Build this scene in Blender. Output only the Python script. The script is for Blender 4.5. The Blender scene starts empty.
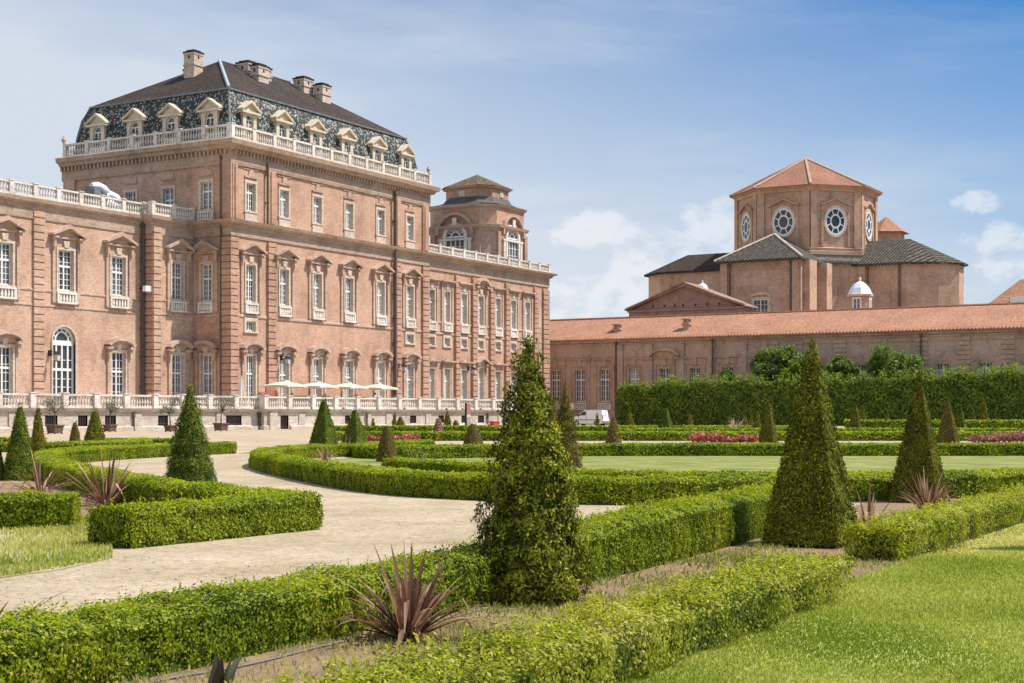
import bpy, math, random
import numpy as np
from math import radians, sin, cos, pi, atan2, sqrt
random.seed(7)
SC = bpy.context.scene
COL = SC.collection

# ------------------------------------------------------------------ camera
F = 1490.0; U0 = 512.0; V0 = 415.0; EYE = 1.25
cam_d = bpy.data.cameras.new('camera'); cam = bpy.data.objects.new('camera', cam_d); COL.objects.link(cam)
cam.location = (0, 0, EYE); cam.rotation_euler = (pi/2, 0, 0)
cam_d.sensor_width = 36.0; cam_d.lens = 36.0*F/1024.0
cam_d.shift_y = (V0-341.5)/1024.0
cam_d.clip_start = 0.1; cam_d.clip_end = 6000
SC.camera = cam

# ------------------------------------------------------------------ light
SUN_EL = radians(57); SUN_H = (0.999, 0.03)
sun_az = atan2(SUN_H[0], SUN_H[1])
world = bpy.data.worlds.new('World'); SC.world = world; world.use_nodes = True
def build_world():
    nt = world.node_tree; nt.nodes.clear(); N = nt.nodes.new; L = nt.links.new
    out = N('ShaderNodeOutputWorld'); bg = N('ShaderNodeBackground'); bg.inputs[1].default_value = 0.15
    sky = N('ShaderNodeTexSky'); sky.sky_type = 'NISHITA'; sky.sun_disc = False
    sky.sun_elevation = SUN_EL; sky.sun_rotation = sun_az; sky.air_density = 1.0; sky.dust_density = 0.7; sky.ozone_density = 1.6
    tc = N('ShaderNodeTexCoord'); sep = N('ShaderNodeSeparateXYZ'); L(tc.outputs['Generated'], sep.inputs[0])
    def M(op, a, b=None, c=None):
        n = N('ShaderNodeMath'); n.operation = op
        for i, x in enumerate((a, b, c)):
            if x is None: continue
            if isinstance(x, (int, float)): n.inputs[i].default_value = x
            else: L(x, n.inputs[i])
        return n.outputs[0]
    def noise(vec, scale, detail, rough=.55):
        n = N('ShaderNodeTexNoise'); n.inputs['Scale'].default_value = scale; n.inputs['Detail'].default_value = detail
        n.inputs['Roughness'].default_value = rough; L(vec, n.inputs['Vector']); return n.outputs['Fac']
    def ss(x, a, b):
        n = N('ShaderNodeMapRange'); n.interpolation_type = 'SMOOTHSTEP'; n.inputs['From Min'].default_value = a; n.inputs['From Max'].default_value = b
        L(x, n.inputs['Value']); return n.outputs['Result']
    def mix(f, a, b):
        n = N('ShaderNodeMix'); n.data_type = 'RGBA'
        if isinstance(f, float): n.inputs[0].default_value = f
        else: L(f, n.inputs[0])
        for s, x in ((6, a), (7, b)):
            if isinstance(x, tuple): n.inputs[s].default_value = x
            else: L(x, n.inputs[s])
        return n.outputs[2]
    x, y, z = sep.outputs
    az = M('ARCTAN2', x, y); el = M('ARCSINE', z)
    # cirrus: long thin streaks
    cv = N('ShaderNodeCombineXYZ'); L(M('MULTIPLY', M('ADD', az, M('MULTIPLY', el, 1.1)), 2.2), cv.inputs[0]); L(M('MULTIPLY', el, 11.0), cv.inputs[1]); cv.inputs[2].default_value = 3.7
    cir = ss(noise(cv.outputs[0], 1.6, 7, .6), .40, .78)
    # pale veil: stronger to the left and low down
    veil = M('ADD', M('MULTIPLY', el, -3.7), M('MULTIPLY', az, -1.15)); veil = M('ADD', veil, 1.49)
    veil = M('MINIMUM', M('MAXIMUM', M('ADD', veil, M('MULTIPLY', M('ADD', cir, -.45), .26)), .02), .97)
    deep = mix(ss(el, .60, .25), (1, 1, 1, 1), (.085, .285, .47, 1))
    mul = N('ShaderNodeMix'); mul.data_type = 'RGBA'; mul.blend_type = 'MULTIPLY'; mul.inputs[0].default_value = 1.0; L(sky.outputs[0], mul.inputs[6]); L(deep, mul.inputs[7])
    # cumulus near the horizon: soft heaps at their compass bearings, broken up by noise
    pv = N('ShaderNodeCombineXYZ'); L(M('MULTIPLY', az, 60.0), pv.inputs[0]); L(M('MULTIPLY', el, 80.0), pv.inputs[1]); pv.inputs[2].default_value = CLOUD_SEED
    pn = noise(pv.outputs[0], 1.0, 7, .58); heap = None
    for ca, ce, ra, re_, amp in CLOUDS:
        dx = M('DIVIDE', M('SUBTRACT', az, ca), ra); dy = M('DIVIDE', M('SUBTRACT', el, ce), re_)
        g = M('MULTIPLY', M('SUBTRACT', 1.0, M('ADD', M('MULTIPLY', dx, dx), M('MULTIPLY', dy, dy))), amp)
        heap = g if heap is None else M('MAXIMUM', heap, g)
    puff = ss(M('ADD', M('MAXIMUM', heap, -1.2), M('MULTIPLY', M('SUBTRACT', pn, .5), 3.4)), -.05, .95)
    pv2 = N('ShaderNodeCombineXYZ'); L(M('MULTIPLY', az, 9.0), pv2.inputs[0]); L(M('MULTIPLY', el, 22.0), pv2.inputs[1]); pv2.inputs[2].default_value = 8.1
    haze = M('MULTIPLY', ss(noise(pv2.outputs[0], 1.0, 6, .5), .45, .70), ss(el, .15, .04))
    col = mix(veil, mul.outputs[2], (2.70, 2.98, 3.33, 1))
    col = mix(M('MULTIPLY', haze, .35), col, (3.6, 3.68, 3.77, 1)); col = mix(M('MULTIPLY', puff, .46), col, (3.95, 3.93, 3.9, 1))
    L(col, bg.inputs[0]); L(bg.outputs[0], out.inputs[0])
CLOUD_SEED = 2.3
CLOUDS = [(a_/1490, e_/1490, r_/1490, h_/1490, m_) for a_, e_, r_, h_, m_ in ((88, 184, 46, 20, 1), (70, 178, 60, 10, .8), (135, 150, 50, 30, .9), (110, 125, 60, 24, .8), (60, 110, 60, 28, .6), (205, 188, 36, 30, 1), (180, 160, 70, 22, .6), (452, 202, 24, 11, .9), (478, 166, 44, 18, 1), (500, 140, 60, 20, .6), (-330, 150, 200, 60, .5), (700, 180, 90, 40, 1), (-700, 200, 160, 60, 1))]
build_world()
sun_d = bpy.data.lights.new('sun', 'SUN'); sun_d.energy = 3.75; sun_d.angle = radians(.53); sun_d.color = (1.0, .94, .85)
sun = bpy.data.objects.new('sun', sun_d); COL.objects.link(sun)
from mathutils import Vector
sv = Vector((SUN_H[0]*cos(SUN_EL), SUN_H[1]*cos(SUN_EL), sin(SUN_EL)))
sun.rotation_euler = sv.to_track_quat('Z', 'Y').to_euler(); sun.location = (40, 10, 60)
vs = SC.view_settings; vs.view_transform = 'Standard'; vs.look = 'None'; vs.exposure = 0.74; vs.gamma = 1.0; vs.use_curve_mapping = False

# ------------------------------------------------------------------ frames and pixel helpers
TH = atan2(1490.0, 863.0); CT, ST = cos(TH), sin(TH)
def W(a, q): return (a*CT-q*ST, a*ST+q*CT)
def AQ(x, y): return (x*CT+y*ST, -x*ST+y*CT)
def G(u, v, z=0.0):
    Y = (EYE-z)*F/(v-V0); return ((u-U0)/F*Y, Y)
def AF(q, u):                       # along-wall coordinate of a pixel column on a wall q = const
    t = (u-U0)/F; Y = q/(CT-ST*t); return Y*(CT*t+ST)
def QL(a, u):                       # q of a pixel column on a wall a = const
    t = (u-U0)/F; Y = a/(CT*t+ST); return Y*(CT-ST*t)

# ------------------------------------------------------------------ materials
def new_mat(name):
    m = bpy.data.materials.new(name); m.use_nodes = True; nt = m.node_tree
    return m, nt, nt.nodes['Principled BSDF']
def ramp(nt, src, stops):
    r = nt.nodes.new('ShaderNodeValToRGB'); e = r.color_ramp.elements
    e[0].position = stops[0][0]; e[0].color = (*stops[0][1], 1); e[1].position = stops[-1][0]; e[1].color = (*stops[-1][1], 1)
    for p, c in stops[1:-1]:
        k = e.new(p); k.color = (*c, 1)
    nt.links.new(src, r.inputs[0]); return r.outputs[0]
def tnoise(nt, scale, detail=4, rough=.6, stretch=None, coord='Object'):
    tc = nt.nodes.new('ShaderNodeTexCoord'); mp = nt.nodes.new('ShaderNodeMapping'); n = nt.nodes.new('ShaderNodeTexNoise')
    nt.links.new(tc.outputs[coord], mp.inputs[0])
    if stretch: mp.inputs['Scale'].default_value = stretch
    nt.links.new(mp.outputs[0], n.inputs['Vector']); n.inputs['Scale'].default_value = scale; n.inputs['Detail'].default_value = detail; n.inputs['Roughness'].default_value = rough
    return n.outputs['Fac']
def mixc(nt, mode, fac, a, b):
    n = nt.nodes.new('ShaderNodeMix'); n.data_type = 'RGBA'; n.blend_type = mode
    if isinstance(fac, (int, float)): n.inputs[0].default_value = fac
    else: nt.links.new(fac, n.inputs[0])
    for s, x in ((6, a), (7, b)):
        if isinstance(x, tuple): n.inputs[s].default_value = (*x, 1)
        else: nt.links.new(x, n.inputs[s])
    return n.outputs[2]
def bump(nt, bs, h, strength, dist):
    b = nt.nodes.new('ShaderNodeBump'); b.inputs['Strength'].default_value = strength; b.inputs['Distance'].default_value = dist
    nt.links.new(h, b.inputs['Height']); nt.links.new(b.outputs[0], bs.inputs['Normal'])
def plain(name, c, rough=.6, var=.12, scale=3.0, metal=0.0, spec=.3):
    m, nt, b = new_mat(name)
    n = tnoise(nt, scale, 5)
    lo = tuple(x*(1-var) for x in c); hi = tuple(min(1, x*(1+var)) for x in c)
    nt.links.new(ramp(nt, n, [(.3, lo), (.7, hi)]), b.inputs['Base Color'])
    b.inputs['Roughness'].default_value = rough; b.inputs['Metallic'].default_value = metal; b.inputs['Specular IOR Level'].default_value = spec
    return m
def brick(name, c, dark=.72, soot=(.16, .12, .10), soot_amt=.55):
    m, nt, b = new_mat(name)
    big = tnoise(nt, .22, 6, .62); g = tnoise(nt, 3.6, 5, .8, (1, 1, 2.4)); st = tnoise(nt, .5, 6, .65, (1.1, 1.1, .22))
    base = ramp(nt, big, [(.30, tuple(x*dark for x in c)), (.5, c), (.72, (min(1, c[0]*1.16), min(1, c[1]*1.22), min(1, c[2]*1.28)))])
    grain = ramp(nt, g, [(.36, (.60, .57, .55)), (.5, (1, 1, 1)), (.64, (1.12, 1.12, 1.12))])
    co = tnoise(nt, 1.0, 3, .75, (1.1, 1.1, 6.5)); rp = tnoise(nt, .75, 3, .75)
    x = mixc(nt, 'MULTIPLY', .85, base, grain)
    x = mixc(nt, 'MULTIPLY', .7, x, ramp(nt, co, [(.36, (.76, .74, .72)), (.52, (1, 1, 1)), (.66, (1.08, 1.06, 1.04))]))
    x = mixc(nt, 'MULTIPLY', .9, x, ramp(nt, rp, [(.34, (.80, .78, .78)), (.46, (1, 1, 1)), (.60, (1, 1, 1)), (.68, (1.10, 1.12, 1.14))]))
    sm = ramp(nt, st, [(.55, (0, 0, 0)), (.82, (soot_amt, soot_amt, soot_amt))])
    x = mixc(nt, 'MIX', sm, x, soot)
    nt.links.new(x, b.inputs['Base Color']); b.inputs['Roughness'].default_value = .9; b.inputs['Specular IOR Level'].default_value = .15
    bump(nt, b, g, .5, .04)
    return m
MT = {}
MT['brick'] = brick('pink brick', (.52, .32, .22), .70)
MT['brick_w'] = brick('wing brick', (.53, .345, .24), .70)
MT['brick_r'] = brick('red brick pilaster', (.48, .29, .20))
MT['brick_low'] = brick('brown brick', (.54, .375, .285), .78)
MT['brick_ch'] = brick('church brick', (.52, .335, .23), .70)
MT['brick_dk'] = brick('dark weathered brick', (.31, .215, .165), .75)
MT['trim'] = brick('pale brick trim', (.50, .35, .26), .85, soot_amt=.5)
MT['cornice'] = brick('brown brick cornice', (.44, .315, .23), .78, soot_amt=.6)
MT['stone'] = brick('pale stone', (.60, .48, .37), .9, (.30, .25, .2), .4)
MT['white_stone'] = brick('white stone', (.71, .635, .54), .9, (.34, .28, .24), .4)
MT['terr'] = brick('terrace stone', (.56, .47, .38), .86, (.26, .22, .18), .5)
MT['cream'] = plain('cream plaster', (.60, .495, .36), .8, .16, 1.5)
MT['chim'] = brick('chimney plaster', (.58, .47, .36), .85, (.2, .16, .13), .5)
MT['wframe'] = plain('white painted wood', (.72, .70, .66), .5, .05)
MT['dark'] = plain('dark iron', (.03, .03, .03), .5, .2)
MT['pipe'] = plain('brown downpipe', (.12, .085, .07), .6, .2)
MT['lead'] = plain('grey lead', (.17, .185, .20), .42, .25, 1.2)
MT['zinc'] = plain('pale zinc', (.36, .38, .39), .6, .2, 2.0)
def glass(name, c, rough=.08):
    m, nt, b = new_mat(name)
    n = tnoise(nt, .8, 3, .5)
    nt.links.new(ramp(nt, n, [(.35, tuple(x*.6 for x in c)), (.65, c)]), b.inputs['Base Color'])
    b.inputs['Roughness'].default_value = rough; b.inputs['Specular IOR Level'].default_value = .6
    return m
MT['glass'] = glass('window glass', (.15, .145, .135))
MT['glass_d'] = glass('dark window glass', (.06, .058, .055))
MT['shutter'] = glass('pale blind behind glass', (.40, .39, .36), .2)
def tiles(name, c, c2, sx, amt=.5):
    m, nt, b = new_mat(name)
    g = tnoise(nt, 2.6, 4, .8); big = tnoise(nt, .25, 5)
    x = ramp(nt, g, [(.22, tuple(v*.55 for v in c)), (.45, c), (.62, c2), (.85, tuple(min(1, v*1.15) for v in c2))])
    y = ramp(nt, big, [(.3, (.75, .75, .78)), (.7, (1.08, 1.05, 1.0))])
    x = mixc(nt, 'MULTIPLY', .8, x, y)
    nt.links.new(x, b.inputs['Base Color']); b.inputs['Roughness'].default_value = 1.0; b.inputs['Specular IOR Level'].default_value = .03
    bump(nt, b, g, .6, .08)
    return m
MT['tile'] = tiles('terracotta tiles', (.36, .18, .115), (.45, .26, .17), 1)
MT['tile_ch'] = tiles('weathered red tiles', (.28, .14, .095), (.35, .195, .135), 1)
MT['slate'] = tiles('dark brown slate', (.052, .041, .036), (.088, .068, .058), 1)
def fishscale(name, base, dots, scale, thr):
    m, nt, b = new_mat(name)
    tc = nt.nodes.new('ShaderNodeTexCoord'); v = nt.nodes.new('ShaderNodeTexVoronoi'); v.inputs['Scale'].default_value = scale
    nt.links.new(tc.outputs['Object'], v.inputs['Vector'])
    s = nt.nodes.new('ShaderNodeSeparateColor'); nt.links.new(v.outputs['Color'], s.inputs[0])
    x = ramp(nt, s.outputs[0], [(0, base), (thr, tuple(k*1.35 for k in base)), (thr+.03, tuple(k*.5 for k in dots)), (1, dots)])
    nt.links.new(x, b.inputs['Base Color']); b.inputs['Roughness'].default_value = .6; b.inputs['Specular IOR Level'].default_value = .2
    return m
MT['scale'] = fishscale('speckled slate scales', (.030, .033, .028), (.40, .38, .31), 6.2, .72)
def pantile(name):
    m, nt, b = new_mat(name)
    tc = nt.nodes.new('ShaderNodeTexCoord'); sp = nt.nodes.new('ShaderNodeSeparateXYZ'); nt.links.new(tc.outputs['Object'], sp.inputs[0])
    def wv(o, f):
        a = nt.nodes.new('ShaderNodeMath'); a.operation = 'MULTIPLY'; a.inputs[1].default_value = f; nt.links.new(o, a.inputs[0])
        s = nt.nodes.new('ShaderNodeMath'); s.operation = 'SINE'; nt.links.new(a.outputs[0], s.inputs[0]); return s.outputs[0]
    ad = nt.nodes.new('ShaderNodeMath'); ad.operation = 'ADD'; nt.links.new(sp.outputs[0], ad.inputs[0]); nt.links.new(sp.outputs[1], ad.inputs[1])
    p = nt.nodes.new('ShaderNodeMath'); p.operation = 'MULTIPLY'; nt.links.new(wv(ad.outputs[0], 12.5), p.inputs[0]); nt.links.new(wv(sp.outputs[2], 15), p.inputs[1])
    g = tnoise(nt, 3.0, 3, .8)
    q = nt.nodes.new('ShaderNodeMath'); q.operation = 'MULTIPLY_ADD'; nt.links.new(p.outputs[0], q.inputs[0]); q.inputs[1].default_value = .30; nt.links.new(g, q.inputs[2])
    x = ramp(nt, q.outputs[0], [(.36, (.035, .032, .028)), (.54, (.07, .062, .05)), (.86, (.26, .24, .19))])
    nt.links.new(x, b.inputs['Base Color']); b.inputs['Roughness'].default_value = 1.0; b.inputs['Specular IOR Level'].default_value = .03
    return m
MT['pantile'] = pantile('dark dotted pantiles')
MT['pantile_y'] = tiles('grey brown tiles', (.10, .08, .055), (.21, .165, .10), 1)
MT['oldlead'] = plain('weathered brown lead', (.10, .095, .09), .7, .3, 1.0, spec=.15)
MT['dome'] = plain('white sheet metal', (.74, .75, .75), .4, .06)
MT['canvas'] = plain('cream canvas', (.64, .56, .45), .8, .05)
MT['terracotta'] = plain('brown planter', (.14, .085, .06), .8, .25, 5)
MT['bark'] = plain('grey brown bark', (.11, .085, .06), .9, .3, 8)
MT['paint'] = plain('white van paint', (.78, .78, .76), .25, .02, spec=.5)
MT['rubber'] = plain('black rubber', (.02, .02, .02), .8, .2)
MT['rim'] = plain('grey rim', (.4, .4, .4), .35, .1, metal=.6)
MT['vglass'] = glass('van glass', (.05, .055, .06))
MT['red'] = plain('red plastic', (.42, .07, .05), .5, .1)
MT['signred'] = plain('faded red board', (.36, .13, .11), .6, .15)
MT['signgrey'] = plain('grey brown board', (.30, .25, .21), .7, .15)
MT['skin'] = plain('skin', (.55, .36, .27), .6, .04); MT['shirt'] = plain('pale shirt', (.66, .60, .60), .8, .05)
MT['hair'] = plain('dark hair', (.02, .015, .012), .6, .2); MT['trouser'] = plain('dark trousers', (.05, .055, .07), .8, .1)
MT['lampglass'] = plain('lantern glass', (.45, .45, .42), .15, .1)
MT['orange'] = plain('amber lens', (.6, .2, .03), .3, .05)
MT['headl'] = plain('headlamp lens', (.6, .62, .63), .15, .05)
MT['hose'] = plain('grey hose', (.17, .15, .13), .6, .1)

def foliage(name, stops, trans=.32, rough=.55, dead=None, spec=.35):
    """leaf colour from a per-leaf random value 'lv'; thin leaves let light through"""
    m, nt, b = new_mat(name)
    at = nt.nodes.new('ShaderNodeAttribute'); at.attribute_name = 'lv'
    c = ramp(nt, at.outputs['Fac'], stops)
    nt.links.new(c, b.inputs['Base Color']); b.inputs['Roughness'].default_value = rough; b.inputs['Specular IOR Level'].default_value = spec
    tr = nt.nodes.new('ShaderNodeBsdfTranslucent')
    hs = nt.nodes.new('ShaderNodeHueSaturation'); hs.inputs['Saturation'].default_value = 1.1; hs.inputs['Value'].default_value = 1.5
    nt.links.new(c, hs.inputs['Color']); nt.links.new(hs.outputs[0], tr.inputs['Color'])
    mx = nt.nodes.new('ShaderNodeMixShader'); mx.inputs[0].default_value = trans
    nt.links.new(b.outputs[0], mx.inputs[1]); nt.links.new(tr.outputs[0], mx.inputs[2])
    nt.links.new(mx.outputs[0], nt.nodes['Material Output'].inputs[0])
    return m
MT['box'] = foliage('box leaves', [(0, (.022, .036, .004)), (.20, (.10, .155, .008)), (.45, (.25, .305, .014)), (.78, (.42, .445, .022)), (.95, (.54, .49, .07)), (1, (.50, .40, .20))], .45, .55, spec=.2)
MT['box_dry'] = foliage('box leaves weathered', [(0, (.035, .045, .008)), (.2, (.13, .175, .016)), (.42, (.30, .33, .028)), (.72, (.45, .445, .05)), (.9, (.53, .46, .14)), (1, (.54, .43, .27))], .45, .6, spec=.2)
MT['yew'] = foliage('yew needles', [(0, (.012, .014, .003)), (.2, (.04, .043, .006)), (.42, (.115, .11, .012)), (.6, (.18, .165, .015)), (.85, (.34, .29, .025)), (1, (.44, .36, .04))], .10, spec=.05)
MT['yew_y'] = foliage('yew young shoots', [(0, (.012, .017, .004)), (.2, (.04, .052, .006)), (.42, (.125, .14, .012)), (.6, (.20, .205, .016)), (.82, (.40, .38, .028)), (1, (.58, .49, .05))], .12, spec=.05)
MT['yew_b'] = foliage('bronzed yew needles', [(0, (.018, .017, .005)), (.25, (.07, .058, .012)), (.55, (.17, .13, .025)), (1, (.36, .25, .06))], .12, spec=.08)
MT['yew_g'] = foliage('green yew needles', [(0, (.012, .019, .003)), (.25, (.042, .058, .007)), (.5, (.115, .145, .013)), (1, (.32, .33, .03))], .14, spec=.08)
MT['hornbeam'] = foliage('hornbeam leaves', [(0, (.03, .048, .008)), (.3, (.085, .13, .018)), (.6, (.16, .225, .028)), (1, (.38, .42, .05))], .34, spec=.15)
MT['tree'] = foliage('tree leaves', [(0, (.08, .125, .03)), (.5, (.145, .21, .045)), (1, (.28, .34, .08))], .4)
MT['olive'] = foliage('olive leaves', [(0, (.09, .09, .06)), (.5, (.15, .15, .10)), (1, (.25, .23, .17))], .2)
MT['phorm'] = foliage('bronze flax blades', [(0, (.105, .050, .035)), (.45, (.215, .118, .076)), (.8, (.34, .21, .13)), (.93, (.46, .33, .19)), (1, (.56, .42, .23))], .25, .65, spec=.08)
MT['flaxg'] = foliage('dark green flax blades', [(0, (.025, .028, .018)), (.6, (.06, .055, .04)), (1, (.10, .12, .05))], .2, .4)
MT['straw'] = foliage('dry straw blades', [(0, (.28, .22, .12)), (1, (.52, .43, .26))], .3)
MT['bloom'] = foliage('pink red petals', [(0, (.06, .10, .03)), (.25, (.08, .10, .03)), (.3, (.28, .075, .055)), (.8, (.46, .12, .09)), (1, (.55, .26, .19))], .2)
MT['bloom_d'] = foliage('dusty red leaves', [(0, (.09, .10, .04)), (.3, (.24, .10, .07)), (1, (.42, .20, .15))], .2)
MT['grass'] = foliage('grass blades', [(0, (.16, .215, .03)), (.32, (.31, .35, .07)), (.58, (.45, .435, .125)), (.8, (.57, .515, .21)), (1, (.66, .56, .34))], .5, .7, spec=.08)
MT['weed'] = foliage('weeds', [(0, (.13, .16, .03)), (.45, (.27, .28, .07)), (.75, (.40, .36, .14)), (1, (.56, .46, .28))], .4, .8, spec=.08)
MT['litter'] = foliage('stones and dry leaves', [(0, (.12, .085, .055)), (.4, (.24, .18, .12)), (.8, (.42, .34, .25)), (1, (.60, .54, .46))], .0, .9, spec=.05)
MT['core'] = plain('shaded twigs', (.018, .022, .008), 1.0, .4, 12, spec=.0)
def ground(name, stops, scale, fine, bstr=.4, bd=.02):
    m, nt, b = new_mat(name)
    a = tnoise(nt, scale, 8, .65, coord='Object'); f = tnoise(nt, fine, 4, .8, coord='Object')
    x = ramp(nt, a, stops); y = ramp(nt, f, [(.25, (.62, .62, .62)), (.55, (1, 1, 1)), (.8, (1.12, 1.12, 1.12))])
    nt.links.new(mixc(nt, 'MULTIPLY', .75, x, y), b.inputs['Base Color']); b.inputs['Roughness'].default_value = .95; b.inputs['Specular IOR Level'].default_value = .1
    bump(nt, b, f, bstr, bd)
    return m
MT['gravel'] = ground('pale gravel', [(.30, (.345, .265, .165)), (.5, (.44, .35, .23)), (.70, (.51, .415, .29))], .8, 13, .9, .03)
def gravel_stones():
    nt = MT['gravel'].node_tree; b = nt.nodes['Principled BSDF']; old = b.inputs['Base Color'].links[0].from_socket
    tc = nt.nodes.new('ShaderNodeTexCoord'); v = nt.nodes.new('ShaderNodeTexVoronoi'); v.inputs['Scale'].default_value = 16; nt.links.new(tc.outputs['Object'], v.inputs['Vector'])
    sc = nt.nodes.new('ShaderNodeSeparateColor'); nt.links.new(v.outputs['Color'], sc.inputs[0])
    x = mixc(nt, 'MULTIPLY', .6, old, ramp(nt, sc.outputs[0], [(0, (.55, .52, .50)), (.14, (.85, .84, .83)), (.5, (1, 1, 1)), (.9, (1.05, 1.05, 1.05)), (1, (1.25, 1.25, 1.25))]))
    st = tnoise(nt, .35, 6, .7, (1.0, .35, 1))
    x = mixc(nt, 'MULTIPLY', .8, x, ramp(nt, st, [(.36, (.86, .85, .84)), (.5, (1, 1, 1)), (.66, (1.06, 1.06, 1.06))])); nt.links.new(x, b.inputs['Base Color'])
gravel_stones()
MT['soil'] = ground('dry soil', [(.25, (.17, .105, .06)), (.5, (.29, .195, .115)), (.75, (.39, .29, .18))], 1.6, 30, .8, .03)
MT['turf'] = ground('mown turf', [(.25, (.22, .25, .05)), (.5, (.34, .35, .095)), (.75, (.46, .42, .17))], .9, 26)
MT['turf_far'] = ground('pale turf', [(.32, (.13, .165, .035)), (.48, (.195, .215, .055)), (.60, (.27, .265, .09)), (.70, (.33, .295, .14))], .9, 5)
MT['verge'] = ground('patchy verge', [(.3, (.24, .24, .09)), (.5, (.34, .30, .16)), (.7, (.44, .36, .24))], 1.5, 22)

# ------------------------------------------------------------------ object helpers
ORG = {}
USED = {}
def tag(o, label=None, cat=None, group=None, kind=None):
    if label: o['label'] = label
    if cat: o['category'] = cat
    if group: o['group'] = group
    if kind: o['kind'] = kind
    return o
def thing(name, a, q, z, label, cat, group=None, rot=None):
    """an Empty at the thing's base, turned with the palace grid; parts are written in grid coordinates (a, q, z)"""
    o = bpy.data.objects.new(name, None); COL.objects.link(o); o.empty_display_size = .5
    x, y = W(a, q); o.location = (x, y, z); o.rotation_euler = (0, 0, TH if rot is None else rot)
    ORG[o.name] = (a, q, z); return tag(o, label, cat, group)
def F_front(q0): return lambda s, d, z: (s, q0-d, z)          # wall facing -q ; s = a
def F_left(a0): return lambda s, d, z: (a0-d, s, z)           # wall facing -a ; s = q
def F_right(a0): return lambda s, d, z: (a0+d, s, z)
def F_back(q0): return lambda s, d, z: (s, q0+d, z)
IDENT = lambda s, d, z: (s, d, z)
class MB:
    def __init__(s, fr=None): s.v = []; s.f = []; s.mi = []; s.fr = fr or IDENT; s.cur = 0
    def P(s, *pts):
        i = len(s.v)
        for p in pts: s.v.append(s.fr(*p))
        return i
    def face(s, idx): s.f.append(tuple(idx)); s.mi.append(s.cur)
    def poly(s, pts):
        i = s.P(*pts); s.face(range(i, i+len(pts))); return s
    def box(s, x0, x1, y0, y1, z0, z1):
        i = s.P((x0, y0, z0), (x1, y0, z0), (x1, y1, z0), (x0, y1, z0), (x0, y0, z1), (x1, y0, z1), (x1, y1, z1), (x0, y1, z1))
        for f in ((0, 3, 2, 1), (4, 5, 6, 7), (0, 1, 5, 4), (1, 2, 6, 5), (2, 3, 7, 6), (3, 0, 4, 7)): s.face([i+k for k in f])
        return s
    def prism(s, pts, d0, d1):
        """polygon of (s, z) points swept from depth d0 to d1"""
        n = len(pts); i = s.P(*[(p[0], d0, p[1]) for p in pts]); j = s.P(*[(p[0], d1, p[1]) for p in pts])
        s.face(range(i, i+n)); s.face(range(j, j+n))
        for k in range(n): s.face((i+k, i+(k+1) % n, j+(k+1) % n, j+k))
        return s
    def strip(s, A, B, d0, d1):
        """band between two (s, z) polylines of equal length, thickness d0..d1"""
        for k in range(len(A)-1): s.prism([A[k], A[k+1], B[k+1], B[k]], d0, d1)
        return s
    def lathe(s, cx, cy, prof, n=10, a0=0.0):
        rings = []
        for r, z in prof: rings.append(s.P(*[(cx+r*cos(a0+2*pi*k/n), cy+r*sin(a0+2*pi*k/n), z) for k in range(n)]))
        for A, B in zip(rings, rings[1:]):
            for k in range(n): s.face((A+k, A+(k+1) % n, B+(k+1) % n, B+k))
        s.face(range(rings[-1], rings[-1]+n)); s.face(range(rings[0], rings[0]+n))
        return s
    def tube(s, pts, r, n=6):
        rings = []
        for k, p in enumerate(pts):
            a = Vector(pts[max(0, k-1)]); b = Vector(pts[min(len(pts)-1, k+1)]); t = (b-a).normalized()
            u = t.cross(Vector((0, 0, 1)) if abs(t.z) < .9 else Vector((1, 0, 0))).normalized(); w = t.cross(u)
            rr = r[k] if isinstance(r, (list, tuple)) else r
            rings.append(s.P(*[tuple(Vector(p)+rr*(u*cos(2*pi*i/n)+w*sin(2*pi*i/n))) for i in range(n)]))
        for A, B in zip(rings, rings[1:]):
            for k in range(n): s.face((A+k, A+(k+1) % n, B+(k+1) % n, B+k))
        s.face(range(rings[0], rings[0]+n)); s.face(range(rings[-1], rings[-1]+n))
        return s
    def sweep(s, path, prof, closed=False):
        """profile of (outward, z) points carried along an (a, q) path with mitred corners; outward is to the right of travel"""
        n = len(path); m = len(prof); rings = []
        def nrm(i, j):
            dx, dy = path[j][0]-path[i][0], path[j][1]-path[i][1]; l = sqrt(dx*dx+dy*dy); return (dy/l, -dx/l)
        for k in range(n):
            if closed: n1, n2 = nrm((k-1) % n, k), nrm(k, (k+1) % n)
            else:
                n1 = nrm(k-1, k) if k > 0 else nrm(k, k+1); n2 = nrm(k, k+1) if k < n-1 else n1
            d = 1+n1[0]*n2[0]+n1[1]*n2[1]; mx, my = (n1[0]+n2[0])/d, (n1[1]+n2[1])/d
            rings.append(s.P(*[(path[k][0]+mx*o, path[k][1]+my*o, z) for o, z in prof]))
        R = list(zip(rings, rings[1:]))+([(rings[-1], rings[0])] if closed else [])
        for A, B in R:
            for k in range(m): s.face((A+k, A+(k+1) % m, B+(k+1) % m, B+k))
        if not closed: s.face(range(rings[0], rings[0]+m)); s.face(range(rings[-1], rings[-1]+m))
        return s
    def build(s, name, mat, parent=None, org=None, smooth=False):
        if org is None:
            p = parent; org = (0, 0, 0)
            if p is not None: org = ORG[p.name]
        v = np.array(s.v, dtype=np.float64).reshape(-1, 3)-np.array(org)
        me = bpy.data.meshes.new(name); me.from_pydata(v.tolist(), [], s.f)
        for m in (mat if isinstance(mat, (list, tuple)) else [mat]): me.materials.append(MT[m])
        if isinstance(mat, (list, tuple)): me.polygons.foreach_set('material_index', s.mi)
        if smooth: me.shade_smooth()
        me.update()
        o = bpy.data.objects.new(name, me); COL.objects.link(o)
        if parent is not None: o.parent = parent; ORG[o.name] = org
        return o

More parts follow.
